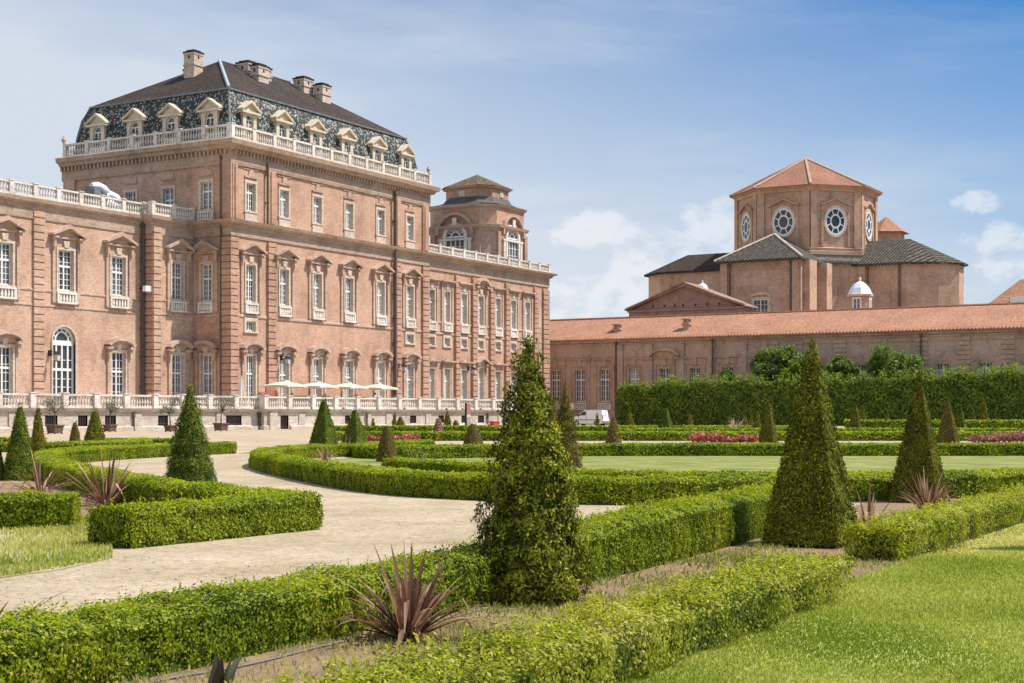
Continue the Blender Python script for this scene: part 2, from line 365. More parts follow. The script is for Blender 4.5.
def wall_faces(m, s0, s1, z0, z1, ops):
    """rectangle with openings, in the builder's wall frame at depth 0"""
    S = sorted({s0, s1, *[o[0] for o in ops], *[o[1] for o in ops]}); Z = sorted({z0, z1, *[o[2] for o in ops], *[o[3] for o in ops]})
    S = [x for x in S if s0 <= x <= s1]; Z = [x for x in Z if z0 <= x <= z1]
    for zb, zt in zip(Z, Z[1:]):
        run = None
        for sa, sb in zip(S, S[1:]):
            c = ((sa+sb)/2, (zb+zt)/2)
            solid = not any(o[0] < c[0] < o[1] and o[2] < c[1] < o[3] for o in ops)
            if solid: run = (run[0], sb) if run else (sa, sb)
            if run and (not solid or sb == S[-1]):
                m.poly([(run[0], 0, zb), (run[1], 0, zb), (run[1], 0, zt), (run[0], 0, zt)]); run = None
    return m

def window(th, fr, s, w, z0, z1, cols=4, rows=6, trans=None, sur=.20, bal=None, gl='glass', key=True, stone='stone', dep=.34, name='window'):
    """stone surround with its reveal; white casements and panes set back in the wall; optional balustrade panel under it"""
    h = w/2; m = MB(fr)
    for sg in (-1, 1):
        m.box(s+sg*h, s+sg*(h+sur), -.02, .09, z0, z1); m.box(s+sg*(h-.002), s+sg*(h+.05), -dep-.05, -.021, z0, z1)
    m.box(s-h-sur, s+h+sur, -.02, .10, z1, z1+sur*1.1); m.box(s-h, s+h, -dep-.05, -.021, z1-.002, z1+.05)
    m.box(s-h-sur-.08, s+h+sur+.08, -dep-.05, .16, z0-.16, z0)
    if key: m.prism([(s-.22, z1+sur*1.1), (s+.22, z1+sur*1.1), (s+.34, z1+sur*1.1+.55), (s-.34, z1+sur*1.1+.55)], 0, .17)
    win = m.build(name, stone, th)
    f = MB(fr); b = .085
    f.box(s-h, s-h+b, -dep, -dep+.09, z0, z1); f.box(s+h-b, s+h, -dep, -dep+.09, z0, z1)
    f.box(s-h+b, s+h-b, -dep, -dep+.09, z0, z0+b*1.6); f.box(s-h+b, s+h-b, -dep, -dep+.09, z1-b, z1)
    f.box(s-.07, s+.07, -dep, -dep+.10, z0+b*1.6, z1-b)
    if trans:
        for sg in (-1, 1): f.box(s+sg*.07, s+sg*(h-b), -dep, -dep+.105, trans-.09, trans+.09)
    for k in range(1, cols):
        if k*2 == cols: continue
        x = s-h+w*k/cols; f.box(x-.025, x+.025, -dep, -dep+.05, z0+b*1.6, z1-b)
    for k in range(1, rows):
        z = z0+(z1-z0)*k/rows
        if trans and abs(z-trans) < .2: continue
        f.box(s-h+b, s-.07, -dep, -dep+.047, z-.025, z+.025); f.box(s+.07, s+h-b, -dep, -dep+.047, z-.025, z+.025)
    f.build('frame', 'wframe', win)
    g = MB(fr); g.box(s-h, s+h, -dep-.04, -dep+.015, z0, z1); g.build('pane', gl, win)
    if bal:
        bb = MB(fr); hw = h+sur+.05
        bb.box(s-hw, s+hw, .02, .26, bal[1]-.14, bal[1]); bb.box(s-hw, s+hw, .02, .30, bal[0]-.02, bal[0]+.14)
        for sg in (-1, 1): bb.box(s+sg*hw, s+sg*(hw-.22), .02, .24, bal[0]+.14, bal[1]-.14)
        n = 5; ww = hw-.26
        for k in range(n):
            x = s-ww+2*ww*(k+.5)/n; zl, zh = bal[0]+.14, bal[1]-.14; zm = zl+(zh-zl)*.38
            bb.prism([(x-.05, zl), (x+.05, zl), (x+.105, zm), (x+.045, zh), (x-.045, zh), (x-.105, zm)], .08, .2)
        bb.box(s-hw, s+hw, .002, .03, bal[0], bal[1])
        bb.build('balustrade', 'white_stone', win)
    return win

def hood(th, fr, s, zb, w, h, kind='tri', jamb=None, mat='trim', name='window_hood'):
    """projecting hood over a window: triangular, segmental or straight, on brackets and side strips"""
    m = MB(fr); hw = w/2; t = .26
    if kind == 'tri':
        m.prism([(s-hw+.2, zb), (s+hw-.2, zb), (s, zb+h-.2)], .0, .16)
        for sg in (-1, 1): m.prism([(s+sg*(hw+.12), zb), (s+sg*(hw+.12), zb+.20), (s, zb+h+.08), (s, zb+h-t)], .0, .62)
        for sg in (-1, 1): m.box(s+sg*(hw-.6), s+sg*(hw-.04), .0, .5, zb-.16, zb)
        m.box(s-hw+.6, s+hw-.6, 0, .24, zb-.16, zb)
    elif kind == 'arc':
        n = 12; out = []; inn = []
        for k in range(n+1):
            x = -1+2*k/n; y = sqrt(max(0, 1.02-x*x*.98)); out.append((s+x*(hw+.1), zb+.05+h*y)); inn.append((s+x*(hw-.22), zb-.02+(h-.26)*y))
        m.strip(inn, out, .0, .62); m.prism(inn+[(s+hw-.22, zb-.05), (s-hw+.22, zb-.05)], .0, .14)
        for sg in (-1, 1): m.box(s+sg*(hw-.55), s+sg*(hw+.04), .0, .52, zb-.2, zb+.03)
    else:
        m.box(s-hw, s+hw, 0, .5, zb, zb+.16); m.box(s-hw+.1, s+hw-.1, 0, .36, zb-.16, zb); m.box(s-hw+.2, s+hw-.2, 0, .12, zb-.8, zb-.16)
    if jamb is not None:
        for sg in (-1, 1):
            m.box(s+sg*(hw-.52), s+sg*(hw-.2), 0, .15, jamb, zb-.17)
            if kind != 'flat': m.prism([(s+sg*(hw-.46), zb-.17), (s+sg*(hw-.12), zb-.17), (s+sg*(hw-.2), zb-.95), (s+sg*(hw-.42), zb-.95)], .151, .36)
    return m.build(name, mat, th)

def quoin(th, fr, s0, s1, z0, z1, step=.62, gap=.10, d=.24, mat='brick_r', name='pilaster'):
    m = MB(fr); m.box(s0+.04, s1-.04, 0, d-.11, z0, z1); z = z0
    while z < z1-.2:
        m.box(s0, s1, 0, d, z, min(z+step-gap, z1)); z += step
    return m.build(name, mat, th)
def strip_pil(th, fr, s0, s1, z0, z1, d=.16, mat='brick', name='pilaster'):
    return MB(fr).box(s0, s1, 0, d, z0, z1).build(name, mat, th)
def pipe(th, fr, s, z0, z1, r=.085, d=.3, name='downpipe', bend=0):
    m = MB(fr); m.box(s-r, s+r, d-r, d+r, z0, z1-.4); m.box(s-r*1.8, s+r*1.8, d-r*1.6, d+r*1.6, z1-.55, z1-.2)
    z = z0+2
    while z < z1-1: m.box(s-r*1.4, s+r*1.4, 0, d+r*1.3, z, z+.07); z += 2.6
    return m.build(name, 'pipe', th)

def balustrade(th, path, z0, z1, sp=2.6, bsp=.27, mat='white_stone', wd=.34, pier_w=.42, off=0.0, br=.10):
    """stone balustrade along an (a, q) path: rails and balusters in one part, each pier a sub-part"""
    m = MB(); hw = wd/2; H = z1-z0
    m.sweep(path, [(off-hw, z0), (off+hw, z0), (off+hw, z0+.17*H), (off-hw, z0+.17*H)]); m.sweep(path, [(off-hw, z1-.15*H), (off+hw, z1-.15*H), (off+hw, z1-.02), (off-hw, z1-.02)])
    piers = []
    for (p, r) in zip(path, path[1:]):
        dx, dy = r[0]-p[0], r[1]-p[1]; L = sqrt(dx*dx+dy*dy); ux, uy = dx/L, dy/L; ox, oy = uy*off, -ux*off
        n = max(1, round(L/sp)); zl, zh = z0+.17*H, z1-.15*H
        for k in range(n+1):
            piers.append((p[0]+ux*L*k/n+ox, p[1]+uy*L*k/n+oy))
            if k == n: break
            seg = L/n; nb = max(2, int((seg-pier_w)/bsp))
            for j in range(nb):
                t = L*k/n+pier_w/2+(seg-pier_w)*(j+.5)/nb
                hz = zh-zl
                m.lathe(p[0]+ux*t+ox, p[1]+uy*t+oy, [(br*.75, zl), (br*.6, zl+.12*hz), (br*1.12, zl+.36*hz), (br*.52, zl+.78*hz), (br*.8, zh)], 5)
    o = m.build('balustrade', mat, th); seen = set()
    for x, y in piers:
        k = (round(x, 1), round(y, 1))
        if k in seen: continue
        seen.add(k); h = pier_w/2
        MB().box(x-h, x+h, y-h, y+h, z0-.01, z1+.01).box(x-h-.05, x+h+.05, y-h-.05, y+h+.05, z1+.01, z1+.09).build('pier', mat, o)
    return o

# ------------------------------------------------------------------ foliage helpers (numpy)
RNG = np.random.default_rng(11)
def unit(v): return v/np.maximum(np.linalg.norm(v, axis=1, keepdims=True), 1e-9)
def leaf_quads(P, N, ls, wr=.5, k=.55, up=.25, rng=RNG, flat=.55):
    n = len(P); nn = unit(N+rng.normal(size=(n, 3))*flat); ax = rng.normal(size=(n, 3))*(1-k)+np.array([0, 0, up]); ax = unit(unit(ax-nn*np.sum(ax*nn, 1, keepdims=True))+nn*k); wd = unit(np.cross(ax, nn))
    L = (ls*rng.uniform(.65, 1.35, size=(n, 1))) if np.isscalar(ls) else ls.reshape(-1, 1)
    a = P; b = P+ax*L*.45+wd*L*wr*.5; c = P+ax*L; d = P+ax*L*.45-wd*L*wr*.5
    return np.stack([a, b, c, d], 1)
def mesh_np(name, quads, lv, mat, extra=None, extra_mat='core', parent=None, loc=(0, 0, 0), smooth=False, core_lv=.33):
    """quads (n,4,3) as leaves in slot 0 with attribute lv; extra = MB for slot 1"""
    n = len(quads); V = quads.reshape(-1, 3); ev = np.zeros((0, 3)); ef = []
    if extra is not None: ev = np.array(extra.v).reshape(-1, 3); ef = extra.f
    V = np.concatenate([V, ev])-np.array(loc)
    me = bpy.data.meshes.new(name); me.vertices.add(len(V)); me.vertices.foreach_set('co', V.ravel().astype(np.float32))
    li = np.arange(4*n); ls = np.arange(n)*4; lt = np.full(n, 4)
    if ef:
        e = np.concatenate([np.array(f)+4*n for f in ef]); et = np.array([len(f) for f in ef]); es = 4*n+np.concatenate([[0], np.cumsum(et)[:-1]])
        li = np.concatenate([li, e]); ls = np.concatenate([ls, es]); lt = np.concatenate([lt, et])
    me.loops.add(len(li)); me.loops.foreach_set('vertex_index', li.astype(np.int32))
    me.polygons.add(len(ls)); me.polygons.foreach_set('loop_start', ls.astype(np.int32)); me.polygons.foreach_set('loop_total', lt.astype(np.int32))
    mi = np.zeros(len(ls), dtype=np.int32); me.materials.append(MT[mat])
    me.polygons.foreach_set('material_index', mi)
    at = me.attributes.new('lv', 'FLOAT', 'FACE'); vals = np.full(len(ls), core_lv, dtype=np.float32); vals[:n] = lv; at.data.foreach_set('value', vals)
    me.shade_flat(); me.update(calc_edges=True)
    o = bpy.data.objects.new(name, me); COL.objects.link(o); o.location = loc
    if parent is not None: o.parent = parent; o.location = (0, 0, 0)
    return o
def vnoise(P, sc, seed=0):
    """cheap smooth noise from a few sines"""
    r = np.random.default_rng(seed); out = np.zeros(len(P))
    for i in range(6):
        d = r.normal(size=3); d /= np.linalg.norm(d); out += np.sin(P@d*sc*(1+.35*i)+r.uniform(0, 6.28))*(1/(1+.3*i))
    return out/3.0
def resample(path, step):
    out = []; 
    for p, q in zip(path, path[1:]):
        L = sqrt((q[0]-p[0])**2+(q[1]-p[1])**2); n = max(1, int(math.ceil(L/step)))
        for k in range(n): out.append((p[0]+(q[0]-p[0])*k/n, p[1]+(q[1]-p[1])*k/n))
    out.append(path[-1]); return out
def smooth_path(path, it=2):
    for _ in range(it):
        n = [path[0]]
        for p, q in zip(path, path[1:]): n += [(p[0]*.75+q[0]*.25, p[1]*.75+q[1]*.25), (p[0]*.25+q[0]*.75, p[1]*.25+q[1]*.75)]
        n.append(path[-1]); path = n
    return path
def hedge(path, w, h, ls, label, mat='box', cover=2.4, rough=.035, name='box_hedge', cat='hedge', group='clipped box hedges of the parterre', h_of=None, shoots=0, seed=1, z0=0.0, shoulder=.16, batter=.10, gaps=0.0, brown=0.0):
    rng = np.random.default_rng(seed); path = resample(path, .5 if w < 1 else 1.5); pts = np.array(path); n = len(pts)
    tan = unit(np.gradient(pts, axis=0)); nor = np.stack([tan[:, 1], -tan[:, 0]], 1)
    cum = np.concatenate([[0], np.cumsum(np.linalg.norm(np.diff(pts, axis=0), axis=1))]); L = cum[-1]
    def H(t):
        hh = np.full(len(t), h) if h_of is None else h_of(t/L)
        return hh
    def at(t, o, z):
        x = np.interp(t, cum, pts[:, 0]); y = np.interp(t, cum, pts[:, 1]); nx = np.interp(t, cum, nor[:, 0]); ny = np.interp(t, cum, nor[:, 1])
        return np.stack([x+nx*o, y+ny*o, z], 1), np.stack([nx, ny, np.zeros_like(nx)], 1)
    dens = cover*.60/(ls*ls*.28)
    P = []; Nn = []
    nt_ = int(L*w*dens); t = rng.uniform(0, L, nt_); o = rng.uniform(-w/2, w/2, nt_); p, q = at(t, o, H(t)+0*t)
    p[:, 2] -= (np.abs(o)/(w/2))**3.5*shoulder*h; P.append(p); Nn.append(np.tile([0, 0, 1.0], (nt_, 1))+q*(np.sign(o)*(np.abs(o)/(w/2))**4*.9)[:, None])
    for sg in (-1, 1):
        ns = int(L*h*dens); t = rng.uniform(0, L, ns); z = rng.uniform(0.0, 1, ns)**.9; hh = H(t); p, q = at(t, sg*(w/2+batter*w*(.5-z)), z*hh*(1-shoulder*.9)); P.append(p); Nn.append(q*sg)
    for t0, sg in ((0, -1), (L, 1)):
        ne = int(w*h*dens); o = rng.uniform(-w/2, w/2, ne); z = rng.uniform(0, 1, ne); t = np.full(ne, t0); p, q = at(t, o, z*H(t)); tt = np.array([tan[0] if t0 == 0 else tan[-1]]); nn = np.zeros((ne, 3)); nn[:, :2] = tt*sg; P.append(p); Nn.append(nn)
    P = np.concatenate(P); Nn = unit(np.concatenate(Nn))
    b = vnoise(P, 5.0/max(.3, w), seed)*rough*.8+vnoise(P, 14.0/max(.3, w), seed+5)*rough*.6+rng.normal(size=len(P))*rough*.28
    low = np.clip(1-P[:, 2]/(.35*h), 0, 1)
    P = P+Nn*(b-.35*rough-low*rough*1.2)[:, None]
    if gaps > 0:
        keep = (vnoise(P, 9.0, seed+9)+rng.normal(size=len(P))*.25) > -1.15+gaps; P = P[keep]; Nn = Nn[keep]
    P[:, 2] = np.maximum(P[:, 2], .01)+z0
    lv = np.clip(.42+vnoise(P, 3.0, seed+2)*.16+rng.normal(size=len(P))*.21, 0, 1)
    if brown > 0:
        bp = (vnoise(P, 4.2/max(.5, w), seed+12)+rng.normal(size=len(P))*.18 > 1.25-brown) & (rng.uniform(0, 1, len(P)) < .6); lv = np.where(bp, rng.uniform(.93, 1, len(P)), lv)
    Q = leaf_quads(P, Nn, ls, .62, .13, .08, rng, .28)
    if shoots:
        t = rng.uniform(0, L, shoots); o = rng.uniform(-w/2, w/2, shoots); p, q = at(t, o, H(t)-.02+z0); Qs = []; ls_ = []
        for j in range(7):
            hgt = j*ls*.42; pp = p+np.array([0, 0, 1.0])*hgt+rng.normal(size=p.shape)*ls*.12
            Qs.append(leaf_quads(pp, unit(rng.normal(size=p.shape)*[1, 1, .3]), ls, .55, .8, .5, rng)); ls_.append(np.clip(.62+rng.normal(size=shoots)*.14, 0, .93))
        Q = np.concatenate([Q]+Qs); lv = np.concatenate([lv]+ls_)
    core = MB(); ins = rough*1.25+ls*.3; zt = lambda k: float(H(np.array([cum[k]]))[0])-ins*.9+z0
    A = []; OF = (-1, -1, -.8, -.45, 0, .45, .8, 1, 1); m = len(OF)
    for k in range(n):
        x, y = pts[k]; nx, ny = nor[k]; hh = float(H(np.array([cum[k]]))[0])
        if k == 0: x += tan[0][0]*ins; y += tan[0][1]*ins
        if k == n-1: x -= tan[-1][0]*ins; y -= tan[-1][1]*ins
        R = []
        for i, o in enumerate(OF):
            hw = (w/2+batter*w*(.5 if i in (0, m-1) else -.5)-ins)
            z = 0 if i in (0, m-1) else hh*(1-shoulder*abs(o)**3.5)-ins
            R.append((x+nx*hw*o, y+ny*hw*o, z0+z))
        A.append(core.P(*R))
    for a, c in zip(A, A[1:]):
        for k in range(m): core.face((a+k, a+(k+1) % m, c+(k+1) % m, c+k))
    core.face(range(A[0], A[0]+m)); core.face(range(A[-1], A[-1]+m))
    o = mesh_np(name, Q, lv, mat, core, 'core', loc=(float(pts[n//2][0]), float(pts[n//2][1]), 0), core_lv=.10)  # dark core tone: shade inside the hedge put into the colour
    return tag(o, label, cat, group)

def cone_cloud(Hh, half, ls, shape, seed, cover=2.6, rough=.03, power=.92, tip=.04, clump=0.0, base=.0, wr=.40, kx=.09):
    """leaf quads and a dark core for a clipped yew; shape 'pyr' is four-sided and lies with the garden grid"""
    rng = np.random.default_rng(seed); area = 4*half*Hh*1.1; n = int(area*cover*(.36 if shape == 'pyr' else .34)/(ls*ls*.18))
    u = 1-np.sqrt(rng.uniform(0, 1, n)); u = np.clip(u, 0, 1); th = rng.uniform(0, 2*pi, n)
    r = half*((1-u)**power)*(1-tip)+half*tip
    r = r*np.clip(.80+u*3.5, .8, 1) if shape == 'irr' else r
    if shape == 'pyr':
        fi = rng.integers(0, 4, n)*pi/2+TH; sd = rng.uniform(-1, 1, n); N = np.stack([np.cos(fi), np.sin(fi), np.full(n, half/Hh)], 1)
        P0 = np.stack([r*np.cos(fi)-r*sd*np.sin(fi), r*np.sin(fi)+r*sd*np.cos(fi)], 1)
    else: N = np.stack([np.cos(th), np.sin(th), np.full(n, half/Hh)], 1)
    N = unit(N); P = np.stack([P0[:, 0], P0[:, 1], base+u*(Hh-base)], 1) if shape == 'pyr' else np.stack([r*np.cos(th), r*np.sin(th), base+u*(Hh-base)], 1)
    d = vnoise(P, 7/max(.4, half), seed)*rough+vnoise(P, 21/max(.4, half), seed+3)*rough*.7+rng.normal(size=n)*rough*.3
    if clump: d += vnoise(P, 10/max(.3, half), seed+6)*clump+vnoise(P, 30/max(.3, half), seed+8)*clump*.6
    if shape == 'pyr': d = np.maximum(d, -.45*rough)
    P = P+N*(d-.3*rough)[:, None]; P[:, 2] = np.maximum(P[:, 2], .015)
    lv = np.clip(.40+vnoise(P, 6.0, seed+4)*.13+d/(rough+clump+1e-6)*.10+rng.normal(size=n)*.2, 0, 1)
    Q = leaf_quads(P, N, ls, wr, kx, .22, rng, .13 if shape == 'pyr' else .2)
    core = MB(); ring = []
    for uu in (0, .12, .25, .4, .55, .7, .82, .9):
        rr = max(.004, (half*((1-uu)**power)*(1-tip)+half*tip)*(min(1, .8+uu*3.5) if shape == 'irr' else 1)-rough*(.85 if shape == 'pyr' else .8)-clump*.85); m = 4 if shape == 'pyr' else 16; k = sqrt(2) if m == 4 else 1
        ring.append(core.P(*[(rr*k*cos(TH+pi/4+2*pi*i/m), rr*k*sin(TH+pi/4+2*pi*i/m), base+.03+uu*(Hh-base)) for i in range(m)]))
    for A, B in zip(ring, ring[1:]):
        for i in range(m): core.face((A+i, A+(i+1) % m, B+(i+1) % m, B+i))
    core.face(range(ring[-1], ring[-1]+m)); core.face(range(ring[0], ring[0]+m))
    return Q, lv, core
def blades(cx, cy, n, L, w, spread, label, mat='phorm', name='flax_plant', cat='plant', group=None, seed=3, lean=(0, 0), z0=0.0, droop=.6, lvr=(0, .9)):
    """sword-leaved plant: folded, tapering, arching blades from one crown"""
    rng = random.Random(seed); quads = []; lv = []
    for i in range(n):
        az = rng.uniform(0, 2*pi); tilt = spread*(rng.random()**.75); l = L*rng.uniform(.55, 1.05); ww = w*rng.uniform(.7, 1.15)
        x = cx+cos(az)*rng.uniform(0, .10)*L; y = cy+sin(az)*rng.uniform(0, .10)*L; z = z0; steps = 8; val = rng.uniform(*lvr); tw = rng.uniform(-.6, .6)
        kink = rng.randint(3, 6) if rng.random() < .16 else 99
        prev = None; dr = droop*rng.uniform(.2, 1.3)
        for k in range(steps+1):
            t = k/steps; hw = ww*.5*min(1, .45+t*2.2)*(1-t**2.6)+.0012; a = az+pi/2+tw*t
            px, py = cos(a)*hw, sin(a)*hw; fold = hw*.45
            cur = ((x-px, y-py, z+fold), (x, y, z), (x+px, y+py, z+fold))
            if prev:
                quads.append((prev[0], prev[1], cur[1], cur[0])); quads.append((prev[1], prev[2], cur[2], cur[1])); vv = min(1, max(0, val+.25*t*t*(1 if rng.random() < .5 else .3))); lv += [vv, min(1, vv+.03)]
            prev = cur
            ph = tilt+dr*t*t*tilt*1.4+(1.5 if k >= kink else 0); ph = min(ph, 2.5); st = l/steps
            x += (cos(az)*sin(ph)+lean[0]*t)*st; y += (sin(az)*sin(ph)+lean[1]*t)*st; z = max(z0+.01, z+cos(ph)*st)
    o = mesh_np(name, np.array(quads), np.array(lv), mat, loc=(cx, cy, z0)); return tag(o, label, cat, group)
def sheet(name, poly, z, mat, kind='structure'):
    """flat ground sheet from a world (x, y) outline"""
    cx = sum(p[0] for p in poly)/len(poly); cy = sum(p[1] for p in poly)/len(poly)
    m = MB(); m.poly([(p[0]-cx, p[1]-cy, 0) for p in poly]); o = m.build(name, mat); o.location = (cx, cy, z); o['kind'] = kind; return o

# ------------------------------------------------------------------ the palace
TERR = 1.72
QT1, QT2 = 82.5, 82.0                    # terrace fronts
QM, QR, QLW, QPV = 90.8, 91.3, 96.4, 95.2   # main block, right wing, left wing, its end pavilion
A0 = 105.3; A1 = AF(QM, 428); A2 = AF(QR, 548)
LV = dict(g0=1.9, g1=6.8, gh=7.25, f2b=(10.72, 11.66), f20=11.82, f21=15.25, ph=16.35, band=10.5, m0=9.05, m1=10.0)

VAR = random.Random(5)
def pick(g): return VAR.choice(['glass', 'glass', 'glass_d', 'shutter', 'glass']) if g == 'glass' else (VAR.choice(['glass_d', 'glass_d', 'glass']) if g == 'glass_d' else VAR.choice(['shutter', 'shutter', 'glass']))
def storey_bay(th, fr, s, w=1.34, ghood='arc', hood2='tri', mezz=False, gl='glass', hw=3.3, ground=True, glg=None):
    """one bay: tall ground-floor casement with its hood, first-floor window with pediment and balustrade panel"""
    if ground:
        window(th, fr, s, w, LV['g0'], LV['g1'], 4, 7, 5.1, gl=pick(glg or gl)); hood(th, fr, s, LV['gh'], hw-.3, .85, ghood, LV['g0'])
    if mezz: window(th, fr, s, w, LV['m0'], LV['m1'], 4, 2, None, .28, gl=gl, key=False, name='mezzanine_window')
    window(th, fr, s, w, LV['f20'], LV['f21'], 4, 7, 13.9, bal=LV['f2b'], gl=pick(gl))
    hood(th, fr, s, LV['ph'], hw, 1.0, hood2, LV['band']+.25)
def bay_ops(s, w=1.34, mezz=False, ground=True):
    o = [(s-w/2, s+w/2, LV['f20'], LV['f21'])]
    if ground: o.append((s-w/2, s+w/2, LV['g0'], LV['g1']))
    if mezz: o.append((s-w/2, s+w/2, LV['m0'], LV['m1']))
    return o
def vents(th, fr, ss, z=18.2, w=.5, h=.55):
    for s in ss:
        m = MB(fr); m.cur = 0
        m.box(s-w/2-.05, s+w/2+.05, 0, .05, z-h/2-.05, z-h/2); m.box(s-w/2-.05, s+w/2+.05, 0, .05, z+h/2, z+h/2+.05); m.cur = 1; m.box(s-w/2, s+w/2, 0, .02, z-h/2, z+h/2)
        m.build('vent', ['trim', 'dark'], th)

def build_main():
    qb = 112.3
    th = thing('palace_block', (A0+A1)/2, QM, 0, 'tall brick palace block under a speckled mansard roof with dormers and chimneys', 'palace')
    fr, fl = F_front(QM), F_left(A0)
    bays = [AF(QM, u) for u in (250.5, 284, 317.2, 348.8, 380.4, 409.6)]
    W3 = (20.25, 22.85)
    ops = []
    for i, s in enumerate(bays): ops += bay_ops(s, mezz=i in (0, 5)) + [(s-.65, s+.65, *W3)]
    wall_faces(MB(fr), A0, A1, .0, 25.0, ops).build('front_wall', 'brick', th)
    lw = [QL(A0, u) for u in (206.5, 168.5, 131.0, 99)]
    opl = bay_ops(lw[0]) + [(lw[0]-.65, lw[0]+.65, 20.25, 22.85)] + [(q-.65, q+.65, 20.6, 22.6) for q in lw[1:]]
    wall_faces(MB(fl), QM, qb, 0, 25.0, opl).build('side_wall', 'brick', th)
    MB(F_right(A1)).poly([(QM, 0, 0), (qb, 0, 0), (qb, 0, 25), (QM, 0, 25)]).build('side_wall', 'brick', th)
    MB(F_back(qb)).poly([(A0, 0, 0), (A1, 0, 0), (A1, 0, 25), (A0, 0, 25)]).build('back_wall', 'brick', th)
    for i, s in enumerate(bays):
        storey_bay(th, fr, s, mezz=i in (0, 5), gl='shutter' if i in (4,) else 'glass')
        window(th, fr, s, 1.30, *W3, 4, 5, 22.0, .24, key=False, gl=pick('glass'))
        m = MB(fr); m.box(s-.85, s+.85, .0, .10, 19.45, 20.08); m.box(s-.95, s+.95, 0, .16, 19.3, 19.44); m.build('window_apron', 'stone', th)
        m = MB(fr); m.box(s-.9, s+.9, 0, .14, 23.35, 23.5); m.prism([(s-.45, 23.5), (s+.45, 23.5), (s+.25, 24.05), (s-.25, 24.05)], 0, .16); m.box(s-1.0, s+1.0, 0, .08, 24.1, 24.2); m.build('window_ornament', 'trim', th)
    storey_bay(th, fl, lw[0], w=1.25)
    window(th, fl, lw[0], 1.3, 20.25, 22.85, 4, 5, 22.0, .26, bal=(19.3, 20.1), key=False)
    for q in lw[1:]: window(th, fl, q, 1.3, 20.6, 22.6, 4, 4, 21.5, .24, key=False)
    for q in lw: MB(fl).box(q-.9, q+.9, 0, .12, 23.4, 23.52).box(q-.7, q+.7, 0, .08, 23.52, 24.0).build('window_ornament', 'trim', th)
    # pilasters: rusticated below the string course, plain above
    pil = [(A0-.0, AF(QM, 237.2)), (AF(QM, 266.8), AF(QM, 275.2)), (AF(QM, 393.4), AF(QM, 400.2)), (AF(QM, 421.5), A1-.02)]
    for a, b in pil:
        quoin(th, fr, a, b, TERR, 17.6); strip_pil(th, fr, a+.1, b-.1, 19.3, 24.5, .2); strip_pil(th, fr, a+.35, b-.35, 19.4, 24.3, .3)
    quoin(th, fl, QM-.24, QL(A0, 220.8), TERR, 17.6); strip_pil(th, fl, QM-.2, QL(A0, 222), 19.3, 24.5, .2)
    strip_pil(th, fl, QL(A0, 76), QL(A0, 65), 19.3, 24.5, .2)
    quoin(th, F_right(A1), QM, QM+.5, TERR, 17.6, d=.02)
    path = [(A0, qb), (A0, QM), (A1, QM), (A1, QM+3)]
    full = [(A0, qb), (A0, QM), (A1, QM), (A1, qb)]
    MB().sweep(path, [(0, 17.75), (.12, 17.75), (.12, 18.55), (.3, 18.65), (.3, 18.8), (.62, 18.95), (.72, 19.22), (0, 19.3)]).build('string_course', 'cornice', th)
    MB().sweep([(A0, QPV), (A0, QM), (A1, QM)], [(0, 10.35), (.09, 10.35), (.09, 10.55), (0, 10.6)]).build('string_band', 'trim', th)
    MB().sweep(full, [(0, 24.3), (.16, 24.3), (.22, 24.6), (.2, 24.62), (.2, 25.6), (.55, 25.7), (.65, 25.95), (.95, 26.05), (1.05, 26.45), (.9, 26.55), (0, 26.6)]).build('cornice', 'cornice', th)
    m = MB()
    for k in range(int((A1-A0)/.5)): x = A0+.2+k*.5; m.box(x, x+.2, QM-.5, QM-.205, 25.25, 25.62)
    m.build('cornice_brackets', 'cornice', th); m = MB()
    for k in range(int((qb-QM)/.5)): x = QM+.2+k*.5; m.box(A0-.5, A0-.205, x, x+.2, 25.25, 25.62)
    m.build('cornice_brackets', 'cornice', th)
    MB().poly([(A0-.4, QM-.4, 26.58), (A1+.4, QM-.4, 26.58), (A1+.4, qb+.4, 26.58), (A0-.4, qb+.4, 26.58)]).build('roof_gutter', 'lead', th)
    balustrade(th, [(A0, qb-.5), (A0, QM), (A1, QM), (A1, qb-.5)], 26.6, 27.95, 3.0, .3, off=.12)
    # mansard
    def rect(d): return [(A0+d, QM+d), (A1-d, QM+d), (A1-d, qb-d), (A0+d, qb-d)]
    def loft(m, R, S):
        for k in range(4):
            i = m.P(*R[k:k+1], *R[(k+1) % 4:(k+1) % 4+1], *S[(k+1) % 4:(k+1) % 4+1], *S[k:k+1]); m.face((i, i+1, i+2, i+3))
    m = MB(); prof = [(.75, 26.6), (.95, 28.6), (1.3, 30.4), (1.85, 31.75)]
    for (d, z), (e, y) in zip(prof, prof[1:]): loft(m, [(*p, z) for p in rect(d)], [(*p, y) for p in rect(e)])
    m.build('mansard_slope', 'scale', th)
    b = rect(1.85); qm = (QM+qb)/2; hip = (qb-QM)/2-1.85
    r0, r1 = (A0+1.85+hip, qm, 37.2), (A1-1.85-hip, qm, 37.2)
    up = MB(); B = [(p[0], p[1], 31.78) for p in rect(1.7)]
    up.poly([B[0], B[1], r1, r0]); up.poly([B[1], B[2], r1]); up.poly([B[2], B[3], r0, r1]); up.poly([B[3], B[0], r0])
    up.build('upper_roof', 'slate', th)
    m = MB(); R4 = [(A0, QM), (A0, qb), (A1, qb), (A1, QM)]
    m.sweep([(x[0], x[1]) for x in (b[3], b[0], b[1], b[2])], [(-.1, 31.66), (.2, 31.66), (.22, 31.82), (-.05, 31.86)]); m.build('roof_moulding', 'lead', th)
    m = MB()
    m.tube([(B[0][0], B[0][1], B[0][2]+.06), (r0[0], r0[1], r0[2]+.06)], .18, 6)
